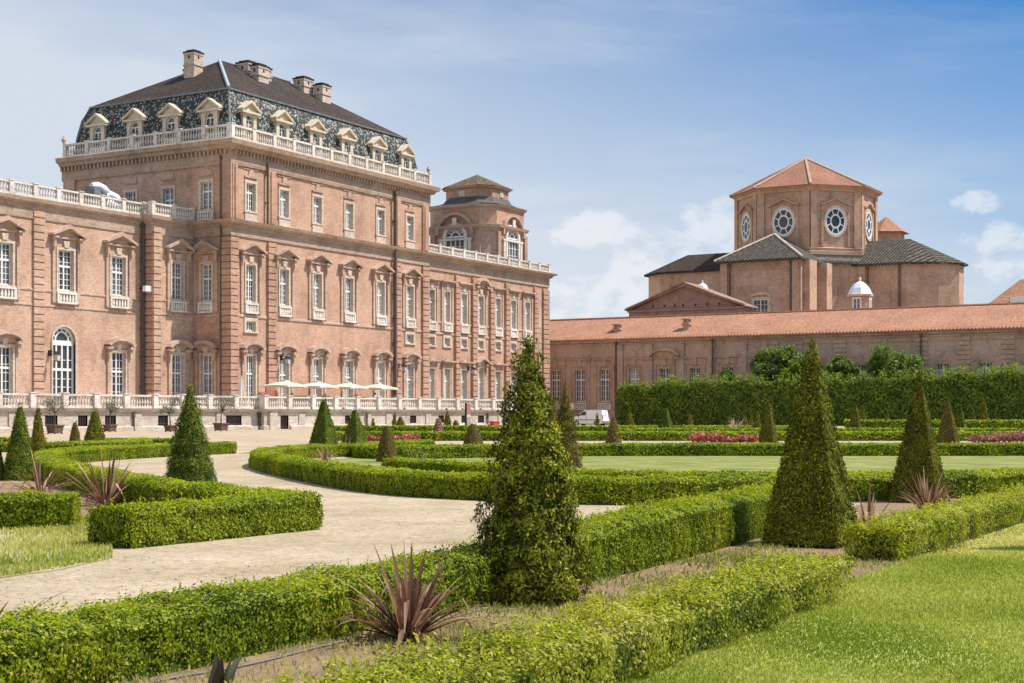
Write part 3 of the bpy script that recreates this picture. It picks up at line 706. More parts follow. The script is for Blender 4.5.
    m.build('hip_flashing', 'zinc', th); m = MB(); m.tube([(r0[0], r0[1], 37.25), (r1[0], r1[1], 37.25)], .12, 6); m.build('ridge_flashing', 'lead', th)
    for (d, z), (e, y) in zip(prof, prof[1:]):
        pass
    for k in range(4): MB().tube([(*rect(d)[k], z) for d, z in prof], .13, 6).build('mansard_hip', 'lead', th)
    # dormers
    def dormer(fr, s, d0):
        # d0: depth of the dormer face behind the wall plane (negative = inside)
        z0, z1 = 27.0, 29.55; w = .98; m = MB(fr)
        for sg in (-1, 1): m.box(s+sg*.52, s+sg*w, d0-1.9, d0, z0, z1)
        n = 8; arc = [(s+.52*cos(pi-pi*k/n), 29.0+.52*sin(pi*k/n)) for k in range(n+1)]
        m.prism([(s-.52, z1)]+arc+[(s+.52, z1)], d0-.3, d0-.002); m.box(s-.52, s+.52, d0-1.9, d0, z0, 27.35); m.box(s-.98, s+.98, d0-1.9, d0-.3, z1, z1+.02)
        for sg in (-1, 1): m.prism([(s+sg*w, z0), (s+sg*(w+.34), z0), (s+sg*(w+.2), z0+.5), (s+sg*w, z0+1.3)], d0-.5, d0-.05)
        o = m.build('dormer', 'cream', th)
        p = MB(fr); hw = 1.3; zb = 29.55
        p.prism([(s-hw+.15, zb+.2), (s+hw-.15, zb+.2), (s, zb+1.05)], d0-2.6, d0-.02)
        p.box(s-hw, s+hw, d0-.4, d0+.26, zb, zb+.2)
        for sg in (-1, 1): p.prism([(s+sg*(hw+.06), zb+.2), (s+sg*(hw+.06), zb+.38), (s, zb+1.28), (s, zb+1.05)], d0-2.8, d0+.28)
        p.build('pediment', 'cream', o)
        f = MB(fr)
        f.cur = 1; f.box(s-.52, s+.52, d0-.34, d0-.28, 27.35, 29.45); f.cur = 0
        for x in (s-.52, s+.44): f.box(x, x+.08, d0-.27, d0-.18, 27.35, 29.0)
        f.box(s-.05, s+.05, d0-.27, d0-.17, 27.35, 29.0); f.box(s-.44, s+.44, d0-.27, d0-.18, 28.92, 29.04)
        for z in (27.35, 28.15): f.box(s-.44, s+.44, d0-.272, d0-.2, z, z+.08)
        inn = [(s+.43*cos(pi-pi*k/n), 29.0+.43*sin(pi*k/n)) for k in range(n+1)]; f.strip(inn, arc, d0-.27, d0-.18)
        f.build('window', ['wframe', 'glass'], o)
    for u in (250, 283, 316.4, 347.6, 378.2, 406.6): dormer(fr, AF(QM+.75, u), -.75)
    for u in (209.5, 170.5, 134.5, 97.3): dormer(fl, QL(A0+.8, u), -.75)
    # chimneys
    def chimney(a, q, wa, wq, z0, z1, name='chimney'):
        m = MB(); m.box(a-wa, a+wa, q-wq, q+wq, z0, z1-.5); m.box(a-wa-.08, a+wa+.08, q-wq-.08, q+wq+.08, z0+(z1-z0)*.55, z0+(z1-z0)*.55+.14)
        m.box(a-wa-.05, a+wa+.05, q-wq-.05, q+wq+.05, z1-.5, z1-.3); c = m.build(name, 'chim', th)
        m = MB(); m.box(a-wa-.09, a+wa+.09, q-wq-.09, q+wq+.09, z1-.3, z1-.16); m.box(a-wa*.8, a+wa*.8, q-wq*.8, q+wq*.8, z1-.16, z1); m.build('cap', 'slate', c)
        MB().box(a-wa-.01, a-wa+.05, q-.12, q+.12, z1-.9, z1-.6).build('smoke_hole', 'dark', c); MB().box(a-.12, a+.12, q-wq-.01, q-wq+.05, z1-.9, z1-.6).build('smoke_hole', 'dark', c)
    chimney(112.6, 101.9, .66, .66, 34.0, 37.55)
    chimney(115.0, 104.5, .5, .45, 35.0, 36.6)
    chimney(118.9, 98.7, .8, .55, 34.2, 37.1); chimney(119.2, 100.5, .85, .8, 35, 37.65); chimney(121.2, 100.2, .6, .7, 35, 37.5)
    chimney(127.5, 99.8, .8, .72, 35.0, 37.6); chimney(128.7, 98.2, .72, .62, 34.0, 36.95)
    for (a, q) in ((A0-.12, qb-.2), (A1-.1, QM-.12)):
        MB().lathe(a, q, [(.16, 28.0), (.09, 28.12), (.22, 28.32), (.24, 28.46), (.13, 28.54), (.08, 28.64), (.1, 28.72), (.02, 28.8)], 10).build('urn', 'trim', th, smooth=True)
    pipe(th, fr, AF(QM, 392.6), TERR, 25.3, .12, .4); pipe(th, fr, AF(QM, 265.6), 19.3, 25.2, .07, .3); pipe(th, fl, QL(A0, 222.6), TERR, 25.3, .06, .28)
    for u in (248, 281, 315, 347.5): vents(th, fr, [AF(QM, u+2)], 18.0, .3, .35)
    vents(th, fl, [QL(A0, 205)], 18.15, .5, .35)
build_main()

def build_right_wing():
    qb = 113.0; th = thing('palace_wing', (A1+A2)/2, QR, 0, 'narrow-bayed red brick palace wing with a roof balustrade, joined to the tower behind it', 'palace wing')
    fr = F_front(QR)
    us = (430.0, 446.8, 463.6, 480.5, 497.6, 512.9, 527.2); bays = [AF(QR, u) for u in us]
    bays[0] = AF(QR, 431.2)
    ops = []
    for s in bays: ops += bay_ops(s, 1.2, True)
    wall_faces(MB(fr), A1+.01, A2, 0, 19.0, ops).build('front_wall', 'brick', th)
    MB(F_right(A2)).poly([(QR, 0, 0), (qb, 0, 0), (qb, 0, 19), (QR, 0, 19)]).build('side_wall', 'brick', th)
    MB(F_back(qb)).poly([(A1, 0, 0), (A2, 0, 0), (A2, 0, 19), (A1, 0, 19)]).build('back_wall', 'brick', th)
    for i, s in enumerate(bays):
        mid = i == 3
        storey_bay(th, fr, s, 1.2, 'tri' if mid else 'flat', 'arc' if mid else 'flat', True, 'shutter' if i in (2, 5, 6) else 'glass', 2.9, glg='shutter')
    for a, b in ((423.5, 427.4), (454.2, 458.6), (471.2, 476), (489, 493.4), (504.4, 508.8), (533, 536.6), (541.9, 547.8)):
        if a > 428: quoin(th, fr, AF(QR, a), AF(QR, b), 1.0, 17.3, d=.3)
    s = AF(QR, 539.3); m = MB(fr); m.box(s-.55, s+.55, 0, .06, 2, 17); m.build('blind_panel', 'trim', th); MB(fr).box(s-.3, s+.3, .06, .1, 12.2, 14.2).build('niche', 'brick_low', th)
    p = [(A1+.02, QR), (A2, QR), (A2, qb)]
    MB().sweep(p, [(0, 17.5), (.14, 17.5), (.14, 18.6), (.4, 18.75), (.5, 18.95), (.85, 19.05), (.92, 19.25), (0, 19.32)]).build('cornice', 'cornice', th)
    for z in (10.35, 11.62): MB().sweep(p, [(0, z), (.10, z), (.10, z+.18), (0, z+.22)]).build('string_band', 'trim', th)
    MB().poly([(A1, QR-.4, 19.3), (A2+.4, QR-.4, 19.3), (A2+.4, qb, 19.3), (A1, qb, 19.3)]).build('flat_roof', 'lead', th)
    balustrade(th, [(A1+.3, QR), (A2-.1, QR), (A2-.1, qb)], 19.32, 20.35, 2.6, .3, off=.1)
    vents(th, fr, [s-.1 for s in bays])
    # belvedere tower
    a0, q0 = 156.7, QR+2.5; L = 9.8; a1, q1 = a0+L, q0+L
    t = MB(); c = 1.5
    def octa(d): return [(a0-d+c, q0-d), (a1+d-c, q0-d), (a1+d, q0-d+c), (a1+d, q1+d-c), (a1+d-c, q1+d), (a0-d+c, q1+d), (a0-d, q1+d-c), (a0-d, q0-d+c)]
    def ring(m, R, z0, S, z1):
        n = len(R)
        for k in range(n): m.poly([(*R[k], z0), (*R[(k+1) % n], z0), (*S[(k+1) % n], z1), (*S[k], z1)])
    ring(t, octa(0), 19.0, octa(0), 27.3)
    tower = t.build('tower', 'brick', th)
    m = MB(); rev = list(reversed(octa(0)))
    fwd = octa(0)
    m.sweep(list(reversed([fwd[k] for k in range(8)]))[::-1], [(0, 24.0), (.12, 24.0), (.2, 24.3), (.55, 24.45), (.65, 24.75), (0, 24.85)], True)
    m.sweep(fwd, [(0, 26.95), (.2, 27.0), (.4, 27.25), (0, 27.4)], True); m.build('cornice', 'trim', tower)
    m = MB()
    for (d, z), (e, y) in zip([(.3, 27.35), (-.6, 27.6), (-1.15, 27.95), (-1.4, 28.45)], [(-.6, 27.6), (-1.15, 27.95), (-1.4, 28.45), (-1.46, 28.52)]): ring(m, octa(d), z, octa(e), y)
    m.build('concave_roof', 'oldlead', tower)
    m = MB(); ring(m, octa(-1.45), 28.0, octa(-1.45), 29.85); m.sweep(octa(-1.45), [(0, 29.55), (.35, 29.65), (.4, 29.85), (0, 29.9)], True); m.build('attic', 'brick_r', tower)
    m = MB(); R = octa(-1.0); ap = ((a0+a1)/2, (q0+q1)/2, 31.8)
    for k in range(8): m.poly([(*R[k], 29.86), (*R[(k+1) % 8], 29.86), ap])
    m.build('cap_roof', 'pantile_y', tower)
    for fr_, s in ((F_front(q0), (a0+a1)/2+.2), (F_left(a0), (q0+q1)/2+.1)):
        # corner strips and entablature give the faces depth
        m = MB(fr_); n = 14; ro, ri = 1.75, 1.32; zs = 23.35
        for sg in (-1, 1): m.box(s+sg*ri, s+sg*ro, 0, .3, 19.3, zs)
        m.strip([(s+ri*cos(pi-pi*k/n), zs+ri*sin(pi*k/n)) for k in range(n+1)], [(s+ro*cos(pi-pi*k/n), zs+ro*sin(pi*k/n)) for k in range(n+1)], 0, .3)
        m.box(s-.3, s+.3, .3, .45, zs+ri-.1, zs+ro+.6); m.box(s-ro-.7, s+ro+.7, 0, .34, zs-.45, zs-.2)
        for sg in (-1, 1): m.box(s+sg*(ro+.15), s+sg*(ro+.55), 0, .3, 19.3, zs-.45)
        w = m.build('arched_window', 'white_stone', th)
        g = MB(fr_); g.prism([(s-ri, 19.3), (s+ri, 19.3)]+[(s+ri*cos(pi*k/n), zs+ri*sin(pi*k/n)) for k in range(n+1)], .012, .04); g.build('pane', 'glass', w)
        f = MB(fr_); f.box(s-ri, s+ri, .05, .16, zs-.08, zs+.08)
        for x in (-.66, 0, .66): f.box(s+x-.06, s+x+.06, .05, .14, 19.3, zs-.08)
        for z in (20.3, 21.2, 22.1): f.box(s-ri, s+ri, .05, .12, z-.03, z+.03)
        for rr in (.62,): f.strip([(s+(rr-.06)*cos(pi-pi*k/n), zs+(rr-.06)*sin(pi*k/n)) for k in range(n+1)], [(s+(rr+.06)*cos(pi-pi*k/n), zs+(rr+.06)*sin(pi*k/n)) for k in range(n+1)], .05, .13)
        for k in range(1, 6): an = pi*k/6; ca, sa = cos(an), sin(an); f.prism([(s+.62*ca-.04*sa, zs+.62*sa+.04*ca), (s+ri*ca-.04*sa, zs+ri*sa+.04*ca), (s+ri*ca+.04*sa, zs+ri*sa-.04*ca), (s+.62*ca+.04*sa, zs+.62*sa-.04*ca)], .05, .12)
        f.build('frame', 'wframe', w)
        ro2, ri2 = 2.75, 2.4; m = MB(fr_); m.strip([(s+ri2*cos(pi-pi*k/n), zs+.3+ri2*sin(pi*k/n)) for k in range(n+1)], [(s+ro2*cos(pi-pi*k/n), zs+.3+ro2*sin(pi*k/n)) for k in range(n+1)], 0, .5); m.build('arch_moulding', 'trim', tower)
        for x in (-3.3, 3.3): MB(fr_).box(s+x-.35, s+x+.35, 0, .28, 19.3, 24.0).build('pilaster', 'brick_r', tower)
        MB(fr_).box(s-.45, s+.45, -1.45, -1.38, 28.6, 29.4).box(s-.3, s+.3, -1.38, -1.36, 28.7, 29.3).build('attic_window', 'stone', tower)
    pipe(th, fr, A1+.35, 1, 18.5, .09, .3)
build_right_wing()

def arched_door(th, fr, s, w, z0, zs, arch_t=.30, dep=.34):
    """tall round-headed door: white frame with fanlight, panes behind"""
    h = w/2; n = 16; m = MB(fr)
    out = [(s+(h+.16)*cos(pi-pi*k/n), zs+(h+.16)*sin(pi*k/n)) for k in range(n+1)]; inn = [(s+h*cos(pi-pi*k/n), zs+h*sin(pi*k/n)) for k in range(n+1)]
    m.strip(inn, out, -.02, .10)
    for sg in (-1, 1): m.box(s+sg*h, s+sg*(h+.16), -.02, .10, z0, zs)
    door = m.build('arched_door', 'stone', th)
    g = MB(fr); g.box(s-h, s+h, -dep-.04, -dep, z0, zs+h); g.build('pane', 'glass_d', door)
    f = MB(fr); d0, d1 = -dep+.01, -dep+.12
    ii = [(s+(h-.2)*cos(pi-pi*k/n), zs+(h-.2)*sin(pi*k/n)) for k in range(n+1)]; f.strip(ii, inn, d0, d1)
    r2 = h*.52; f.strip([(s+(r2-.0)*cos(pi-pi*k/n), zs+.1+(r2)*sin(pi*k/n)) for k in range(n+1)], [(s+(r2+.14)*cos(pi-pi*k/n), zs+.1+(r2+.14)*sin(pi*k/n)) for k in range(n+1)], d0, d1-.01)
    for k in range(1, 6): an = pi*k/6; ca, sa = cos(an), sin(an); f.prism([(s+(r2+.1)*ca-.06*sa, zs+(r2+.1)*sa+.06*ca), (s+(h-.1)*ca-.06*sa, zs+(h-.1)*sa+.06*ca), (s+(h-.1)*ca+.06*sa, zs+(h-.1)*sa-.06*ca), (s+(r2+.1)*ca+.06*sa, zs+(r2+.1)*sa-.06*ca)], d0, d1-.02)
    f.box(s-h, s+h, d0, d1+.02, zs-.32, zs+.1)
    for x in (-h, -h*.56, -.08, h*.56-.14, h-.14): f.box(s+x, s+x+.15, d0, d1, z0, zs-.32)
    f.box(s-h+.15, s+h-.15, d0, d1-.02, 5.0, 5.22)
    for z in (2.8, 3.6, 4.3, 5.9): f.box(s-h+.15, s+h-.15, d0, d0+.04, z, z+.05)
    f.build('frame', 'wframe', door)
    sp = MB(fr)          # brick spandrels close the square opening above the arch
    for sg in (-1, 1):
        pts = [(s+sg*h, zs+h+.16)] + [(s+sg*h*cos(pi/2*k/8), zs+h*sin(pi/2*k/8)) for k in range(9)] + [(s, zs+h+.16)]
        sp.prism(pts, -.3, -.004)
    sp.build('spandrel', 'brick_w', th)

def build_left_wing():
    qb = 114.0; aL = 62.0; aP = AF(QPV, 152.4)
    th = thing('palace_wing', (aL+A0)/2, QLW, 0, 'long pinkish brick palace wing with pedimented windows, an arched door and a roof balustrade', 'palace wing')
    fr, fp = F_front(QLW), F_front(QPV)
    s1, s2, s3 = AF(QLW, 4.0), AF(QLW, 65.6), AF(QLW, 118.2); sp = AF(QPV, 177.3); s0 = s1-(s2-s1)*.98; sd = AF(QLW, 63.9); wd = 2.55; WL = 1.72
    ops = bay_ops(s1, WL)+bay_ops(s0, WL)+bay_ops(s2, WL, ground=False)+bay_ops(s3, WL)+[(sd-wd/2, sd+wd/2, LV['g0'], 7.48+wd/2+.16)]
    wall_faces(MB(fr), aL, aP, 0, 19.0, ops).build('front_wall', 'brick_w', th)
    wall_faces(MB(fp), aP, A0, 0, 19.0, bay_ops(sp, 1.5)).build('front_wall', 'brick_w', th)
    MB(F_left(aP)).poly([(QPV, 0, 0), (QLW, 0, 0), (QLW, 0, 19), (QPV, 0, 19)]).build('return_wall', 'brick_r', th)
    MB(F_left(aL)).poly([(QLW, 0, 0), (qb, 0, 0), (qb, 0, 19), (QLW, 0, 19)]).build('side_wall', 'brick_w', th)
    MB(F_back(qb)).poly([(aL, 0, 0), (A0, 0, 0), (A0, 0, 19), (aL, 0, 19)]).build('back_wall', 'brick_w', th)
    for s in (s0, s1): storey_bay(th, fr, s, WL, glg='glass_d', hw=3.5)
    storey_bay(th, fr, s2, WL, ground=False, hw=3.5); storey_bay(th, fr, s3, WL, glg='glass_d', hw=3.5); storey_bay(th, fp, sp, 1.5, hw=3.2, gl='shutter')
    arched_door(th, fr, sd, wd, LV['g0'], 7.48)
    quoin(th, fr, AF(QLW, 32.6), AF(QLW, 43.8), 1, 18.2, d=.2, mat='brick_w')
    quoin(th, fp, aP-.02, AF(QPV, 160.4), 1, 18.2, d=.22, mat='brick_w'); quoin(th, F_left(aP), QPV, QLW-.05, 1, 18.2, d=.02, mat='brick_r')
    path = [(aL, QLW), (aP, QLW), (aP, QPV), (A0-.02, QPV)]
    MB().sweep(path, [(0, 17.55), (.10, 17.55), (.10, 18.45), (.22, 18.55), (.22, 18.75), (.5, 18.9), (.56, 19.2), (0, 19.26)]).build('cornice', 'cornice', th)
    for z in (10.35, 11.62): MB().sweep(path, [(0, z), (.07, z), (.07, z+.14), (0, z+.17)]).build('string_band', 'trim', th)
    MB().poly([(aL, QLW-.3, 19.24), (aP-.3, QLW-.3, 19.24), (aP-.3, QPV-.3, 19.24), (A0, QPV-.3, 19.24), (A0, qb, 19.24), (aL, qb, 19.24)]).build('flat_roof', 'lead', th)
    balustrade(th, [(aL, QLW), (aP, QLW), (aP, QPV), (A0-.3, QPV)], 19.26, 20.4, 2.55, .28, off=.05)
    vents(th, fr, [AF(QLW, u) for u in (5.3, 65.4, 118.6)], w=.62, h=.5); vents(th, fp, [AF(QPV, 188)], w=.6, h=.5)
    pipe(th, fr, AF(QLW, 140.6), 1.8, 18.7, .12, .3)
    return sp
build_left_wing()

TP = (73.7, 85.0); TD = (.9901, -.1404); TN = (-.1404, -.9901)      # terrace front: a point, its direction, its outward normal
def TF(off): return lambda s, d, z: (TP[0]+TD[0]*s+TN[0]*(off+d), TP[1]+TD[1]*s+TN[1]*(off+d), z)
def TU(u, off=0.0):
    """distance along the terrace front of a pixel column"""
    t = (u-U0)/F; da, dq = CT*t+ST, CT-ST*t; pa, pq = TP[0]+TN[0]*off, TP[1]+TN[1]*off
    return (pq*da-pa*dq)/(TD[0]*dq-TD[1]*da)
JOG = .55
def build_terrace():
    sL = -14.0; sJ = TU(264, JOG); sE = TU(509, JOG); f1, f2 = TF(0), TF(JOG)
    def xy(f, s, d=0): return f(s, d, 0)[:2]
    th = thing('terrace_wall', 100, 82, 0, 'long pale stone terrace wall with a white balustrade below the palace windows', 'terrace')
    path = [xy(f1, sL), xy(f1, sJ), xy(f2, sJ), xy(f2, sE), xy(f2, sE, -9)]
    ops1 = [(TU(a), TU(b), z0, 1.22) for a, b, z0 in ((45, 57.5, .35), (78, 87.5, .12), (105, 116, .35), (158, 168, .4), (226, 241.5, .3))]
    ops2 = [(TU(280.5, JOG), TU(288.5, JOG), .05, 1.22)]+[(TU(a, JOG), TU(b, JOG), .5, 1.2) for a, b in ((345, 350), (410, 416.2), (438.5, 444), (461.5, 466.5), (478, 484))]
    m = MB(f1); wall_faces(m, sL, sJ, 0, TERR, ops1); m.fr = f2; wall_faces(m, sJ, sE, 0, TERR, ops2)
    m.poly([(sJ, 0, 0), (sJ, -JOG, 0), (sJ, -JOG, TERR), (sJ, 0, TERR)]); m.poly([(sE, 0, 0), (sE, -16, 0), (sE, -16, TERR), (sE, 0, TERR)])
    m.build('retaining_wall', 'terr', th)
    MB().poly([(*xy(f1, sL), TERR), (*xy(f1, sJ), TERR), (*xy(f2, sJ), TERR), (*xy(f2, sE), TERR), (*xy(f2, sE, -16), TERR), (105, QLW, TERR), (60, QLW, TERR)]).build('terrace_floor', 'terr', th)
    MB().sweep(path, [(0, TERR-.26), (.12, TERR-.22), (.26, TERR-.06), (.30, TERR+.05), (-.3, TERR+.052)]).build('cornice', 'terr', th)
    MB().sweep([xy(f1, sL), xy(f1, sJ), xy(f2, sJ), xy(f2, TU(279, JOG))], [(0, 0), (.16, 0), (.16, .3), (.05, .38), (0, .4)]).build('plinth', 'terr', th)
    MB().sweep([xy(f2, TU(290, JOG)), xy(f2, sE)], [(0, 0), (.16, 0), (.16, .3), (.05, .38), (0, .4)]).build('plinth', 'terr', th)
    balustrade(th, path, TERR+.055, 2.84, 2.75, .25, 'white_stone', .32, .5, off=.03, br=.095)
    for fr, ops in ((f1, ops1), (f2, ops2)):
        for a, b, z0, z1 in ops:
            m = MB(fr); m.cur = 1; m.box(a, b, -.4, -.34, z0, z1); m.cur = 0; n = max(3, int((b-a)/.14))
            for k in range(1, n): x = a+(b-a)*k/n; m.box(x-.012, x+.012, -.1, -.07, z0, z1)
            for z in (z0+.2, z1-.2): m.box(a, b, -.102, -.068, z-.015, z+.015)
            m.build('barred_opening', ['pipe', 'dark'], th)
    cuts = [(o[0]-.3, o[1]+.3) for o in ops1]; x = sL+1.0
    while x < sJ-1:
        if not any(c[0] < x < c[1] or c[0] < x+.7 < c[1] for c in cuts): MB(f1).box(x, x+.7, 0, .09, .4, TERR-.27).build('pilaster_strip', 'terr', th)
        x += 2.75
    cuts = [(o[0]-.3, o[1]+.3) for o in ops2]; x = sJ+4.0
    while x < sE-1:
        if not any(c[0] < x < c[1] or c[0] < x+.7 < c[1] for c in cuts): MB(f2).box(x, x+.7, 0, .09, .4, TERR-.27).build('pilaster_strip', 'terr', th)
        x += 2.75
    MB(f2).box(TU(268.5, JOG), TU(276, JOG), 0, .22, .0, TERR-.27).build('buttress', 'terr', th)
    pipe(th, f1, sJ-.15, 0, TERR-.1, .07, .12); pipe(th, f1, TU(133), 0, TERR-.1, .05, .12); pipe(th, f2, TU(366, JOG), 0, TERR-.1, .06, .12); pipe(th, f2, TU(487, JOG), 0, TERR-.1, .05, .12)
build_terrace()

# ------------------------------------------------------------------ the long low building
AB = 175.4
def build_long():
    qR = QL(AB, 1180); qL = QL(AB, 520); ZE = 11.2
    th = thing('long_building', AB, (qL+qR)/2, 0, 'long low brown brick building with a terracotta tile roof below the church', 'building')
    fr = F_left(AB); w = 1.5
    wu = [556, 580.3, 605, 634.7, 665, 695.2, 728, 758.6, 817, 860, 901, 942.6, 985.6, 1029]
    ws = [QL(AB, u) for u in wu]
    ops = [(s-w/2, s+w/2, 3.0, 7.25) for s in ws]
    wall_faces(MB(fr), qR, qL, 0, ZE, ops).build('front_wall', 'brick_low', th)
    MB(F_back(qL)).poly([(AB, 0, 0), (AB+16, 0, 0), (AB+16, 0, ZE), (AB, 0, ZE)]).build('side_wall', 'brick_low', th)
    MB(F_right(AB+16)).poly([(qR, 0, 0), (qL, 0, 0), (qL, 0, ZE), (qR, 0, ZE)]).build('back_wall', 'brick_low', th)
    for i, s in enumerate(ws):
        window(th, fr, s, w, 3.0, 7.25, 4, 6, 5.9, .17, stone='brick_ch', bal=(1.95, 2.82) if i < 8 else None, key=False, gl=pick('glass'))
        if i < 8:
            m = MB(fr); m.box(s-1.5, s+1.5, 0, .14, 7.7, 8.5); m.box(s-1.75, s+1.75, 0, .3, 8.5, 8.68); m.box(s-.25, s+.25, .14, .26, 7.6, 8.5)
            for sg in (-1, 1): m.box(s+sg*1.2, s+sg*1.45, 0, .12, 2.0, 7.7)
            m.build('window_lintel', 'brick_ch', th)
        else:
            m = MB(fr)
            for x in (-1.9, 1.78): m.box(s+x, s+x+.12, 0, .07, 1, 9.9)
            m.box(s-1.9, s+1.9, 0, .07, 9.9, 10.02); m.prism([(s-1.0, 7.5), (s+1.0, 7.5), (s+1.2, 8.2), (s-1.2, 8.2)], 0, .05); m.build('recess_panel', 'brick_ch', th)
    hood(th, fr, QL(AB, 665), 8.6, 4.3, 1.15, 'arc', None, 'brick_ch')
    for u in (619.5, 649, 680.5, 711, 743, 774): s = QL(AB, u); m = MB(fr); m.box(s-.55, s+.55, 0, .22, 0, 10.4); m.box(s-.7, s+.7, 0, .28, 10.0, 10.15); m.build('pilaster', 'brick_low', th)
    for a, b in ((833, 846), (873, 887), (915, 928), (957.5, 970.5), (1001, 1015), (790, 803)): quoin(th, fr, min(QL(AB, b), QL(AB, a)), max(QL(AB, a), QL(AB, b)), 0, 10.4, .55, .12, .14, 'brick_low')
    MB(fr).box(qR, qL, 0, .12, 10.45, 10.62).box(qR, qL, 0, .3, 10.72, 10.95).box(qR, qL, 0, .5, 10.95, 11.18).box(qR, qL, 0, .1, 1.3, 1.5).build('cornice', 'brick_low', th)
    m = MB(); ar = AB+8; zr = 14.45
    m.poly([(AB-.75, qR, ZE-.05), (AB-.75, qL+.3, ZE-.05), (ar, qL+.3, zr), (ar, qR, zr)]); m.poly([(ar, qR, zr), (ar, qL+.3, zr), (AB+16.7, qL+.3, ZE-.05), (AB+16.7, qR, ZE-.05)])
    m.poly([(AB-.75, qR, ZE-.17), (AB-.75, qL+.3, ZE-.17), (AB+.2, qL+.3, ZE+.02), (AB+.2, qR, ZE+.02)]); m.poly([(AB-.75, qR, ZE-.17), (AB-.75, qL+.3, ZE-.17), (AB-.75, qL+.3, ZE-.05), (AB-.75, qR, ZE-.05)])
    m.poly([(AB-.75, qL+.3, ZE-.1), (AB+16.7, qL+.3, ZE-.1), (ar, qL+.3, zr)])
    roof = m.build('roof', 'tile', th)
    m = MB(); x = qR
    while x < qL: m.tube([(AB-.8, x, ZE-.02), (AB+.3, x, ZE+.40)], .11, 5); x += .42
    m.tube([(ar, qR, zr+.05), (ar, qL+.3, zr+.05)], .16, 6); m.build('ridge_and_eave_tiles', 'tile', roof)
    for u, z in ((617.5, 13.2), (687, 13.6)):
        q = QL(AB+2.6, u); m = MB(); m.box(AB+2.2, AB+3.0, q-.42, q+.42, 11.9, z-.25); m.box(AB+2.05, AB+3.15, q-.6, q+.6, z-.7, z-.55); m.box(AB+2.1, AB+3.1, q-.35, q-.1, z-.25, z); m.box(AB+2.1, AB+3.1, q+.1, q+.35, z-.25, z); m.box(AB+2.0, AB+3.2, q-.65, q+.65, z, z+.1); m.build('chimney', 'brick_low', roof)
    for u in (617, 713.5, 921.5): pipe(th, fr, QL(AB, u), 0, 11.0, .08, .36)
build_long()

def build_gable():
    a0, a1 = 195.0, 199.5; qc, hw = 84.6, 8.6; ze, zr = 16.3, 19.8
    th = thing('gabled_building', a0, qc, 0, 'brown brick gable with a pediment rising just behind the tiled roof, left of the church', 'building')
    fr = F_left(a0)
    m = MB(fr); m.prism([(qc-hw, 0), (qc+hw, 0), (qc+hw, ze), (qc, zr-.2), (qc-hw, ze)], -4.5, 0); m.build('wall', 'brick_dk', th)
    m = MB(fr); m.box(qc-hw-.3, qc+hw+.3, 0, .45, ze-.25, ze+.02); m.box(qc-hw-.1, qc+hw+.1, 0, .2, ze-1.0, ze-.25); m.box(qc-hw-.4, qc+hw+.4, 0, .6, 14.1, 14.5)
    for sg in (-1, 1): m.prism([(qc+sg*(hw+.5), ze), (qc+sg*(hw+.5), ze+.35), (qc, zr+.1), (qc, zr-.3)], 0, .6)
    m.build('pediment', 'brick_dk', th)
    m = MB(fr)
    for sg in (-1, 1): m.prism([(qc+sg*(hw+.6), ze+.02), (qc+sg*(hw+.6), ze+.16), (qc, zr+.3), (qc, zr+.1)], -4.8, .75)
    m.build('roof', 'brick_dk', th)
    for k in (-5.2, -3.4, -1.6, .3, 1.6, 3.2, 5.0): MB(fr).box(qc+k-.14, qc+k+.14, 0, .03, ze+.35, ze+.7).build('putlog_hole', 'dark', th)
    m = MB(); m.lathe(a0+3, qc-1.4, [(.8, 18.0), (.8, 19.3), (.68, 19.7), (.38, 20.0), (.1, 20.1), (.1, 20.4), (.02, 20.5)], 12); m.build('roof_vent', 'dome', th, smooth=False)
build_gable()

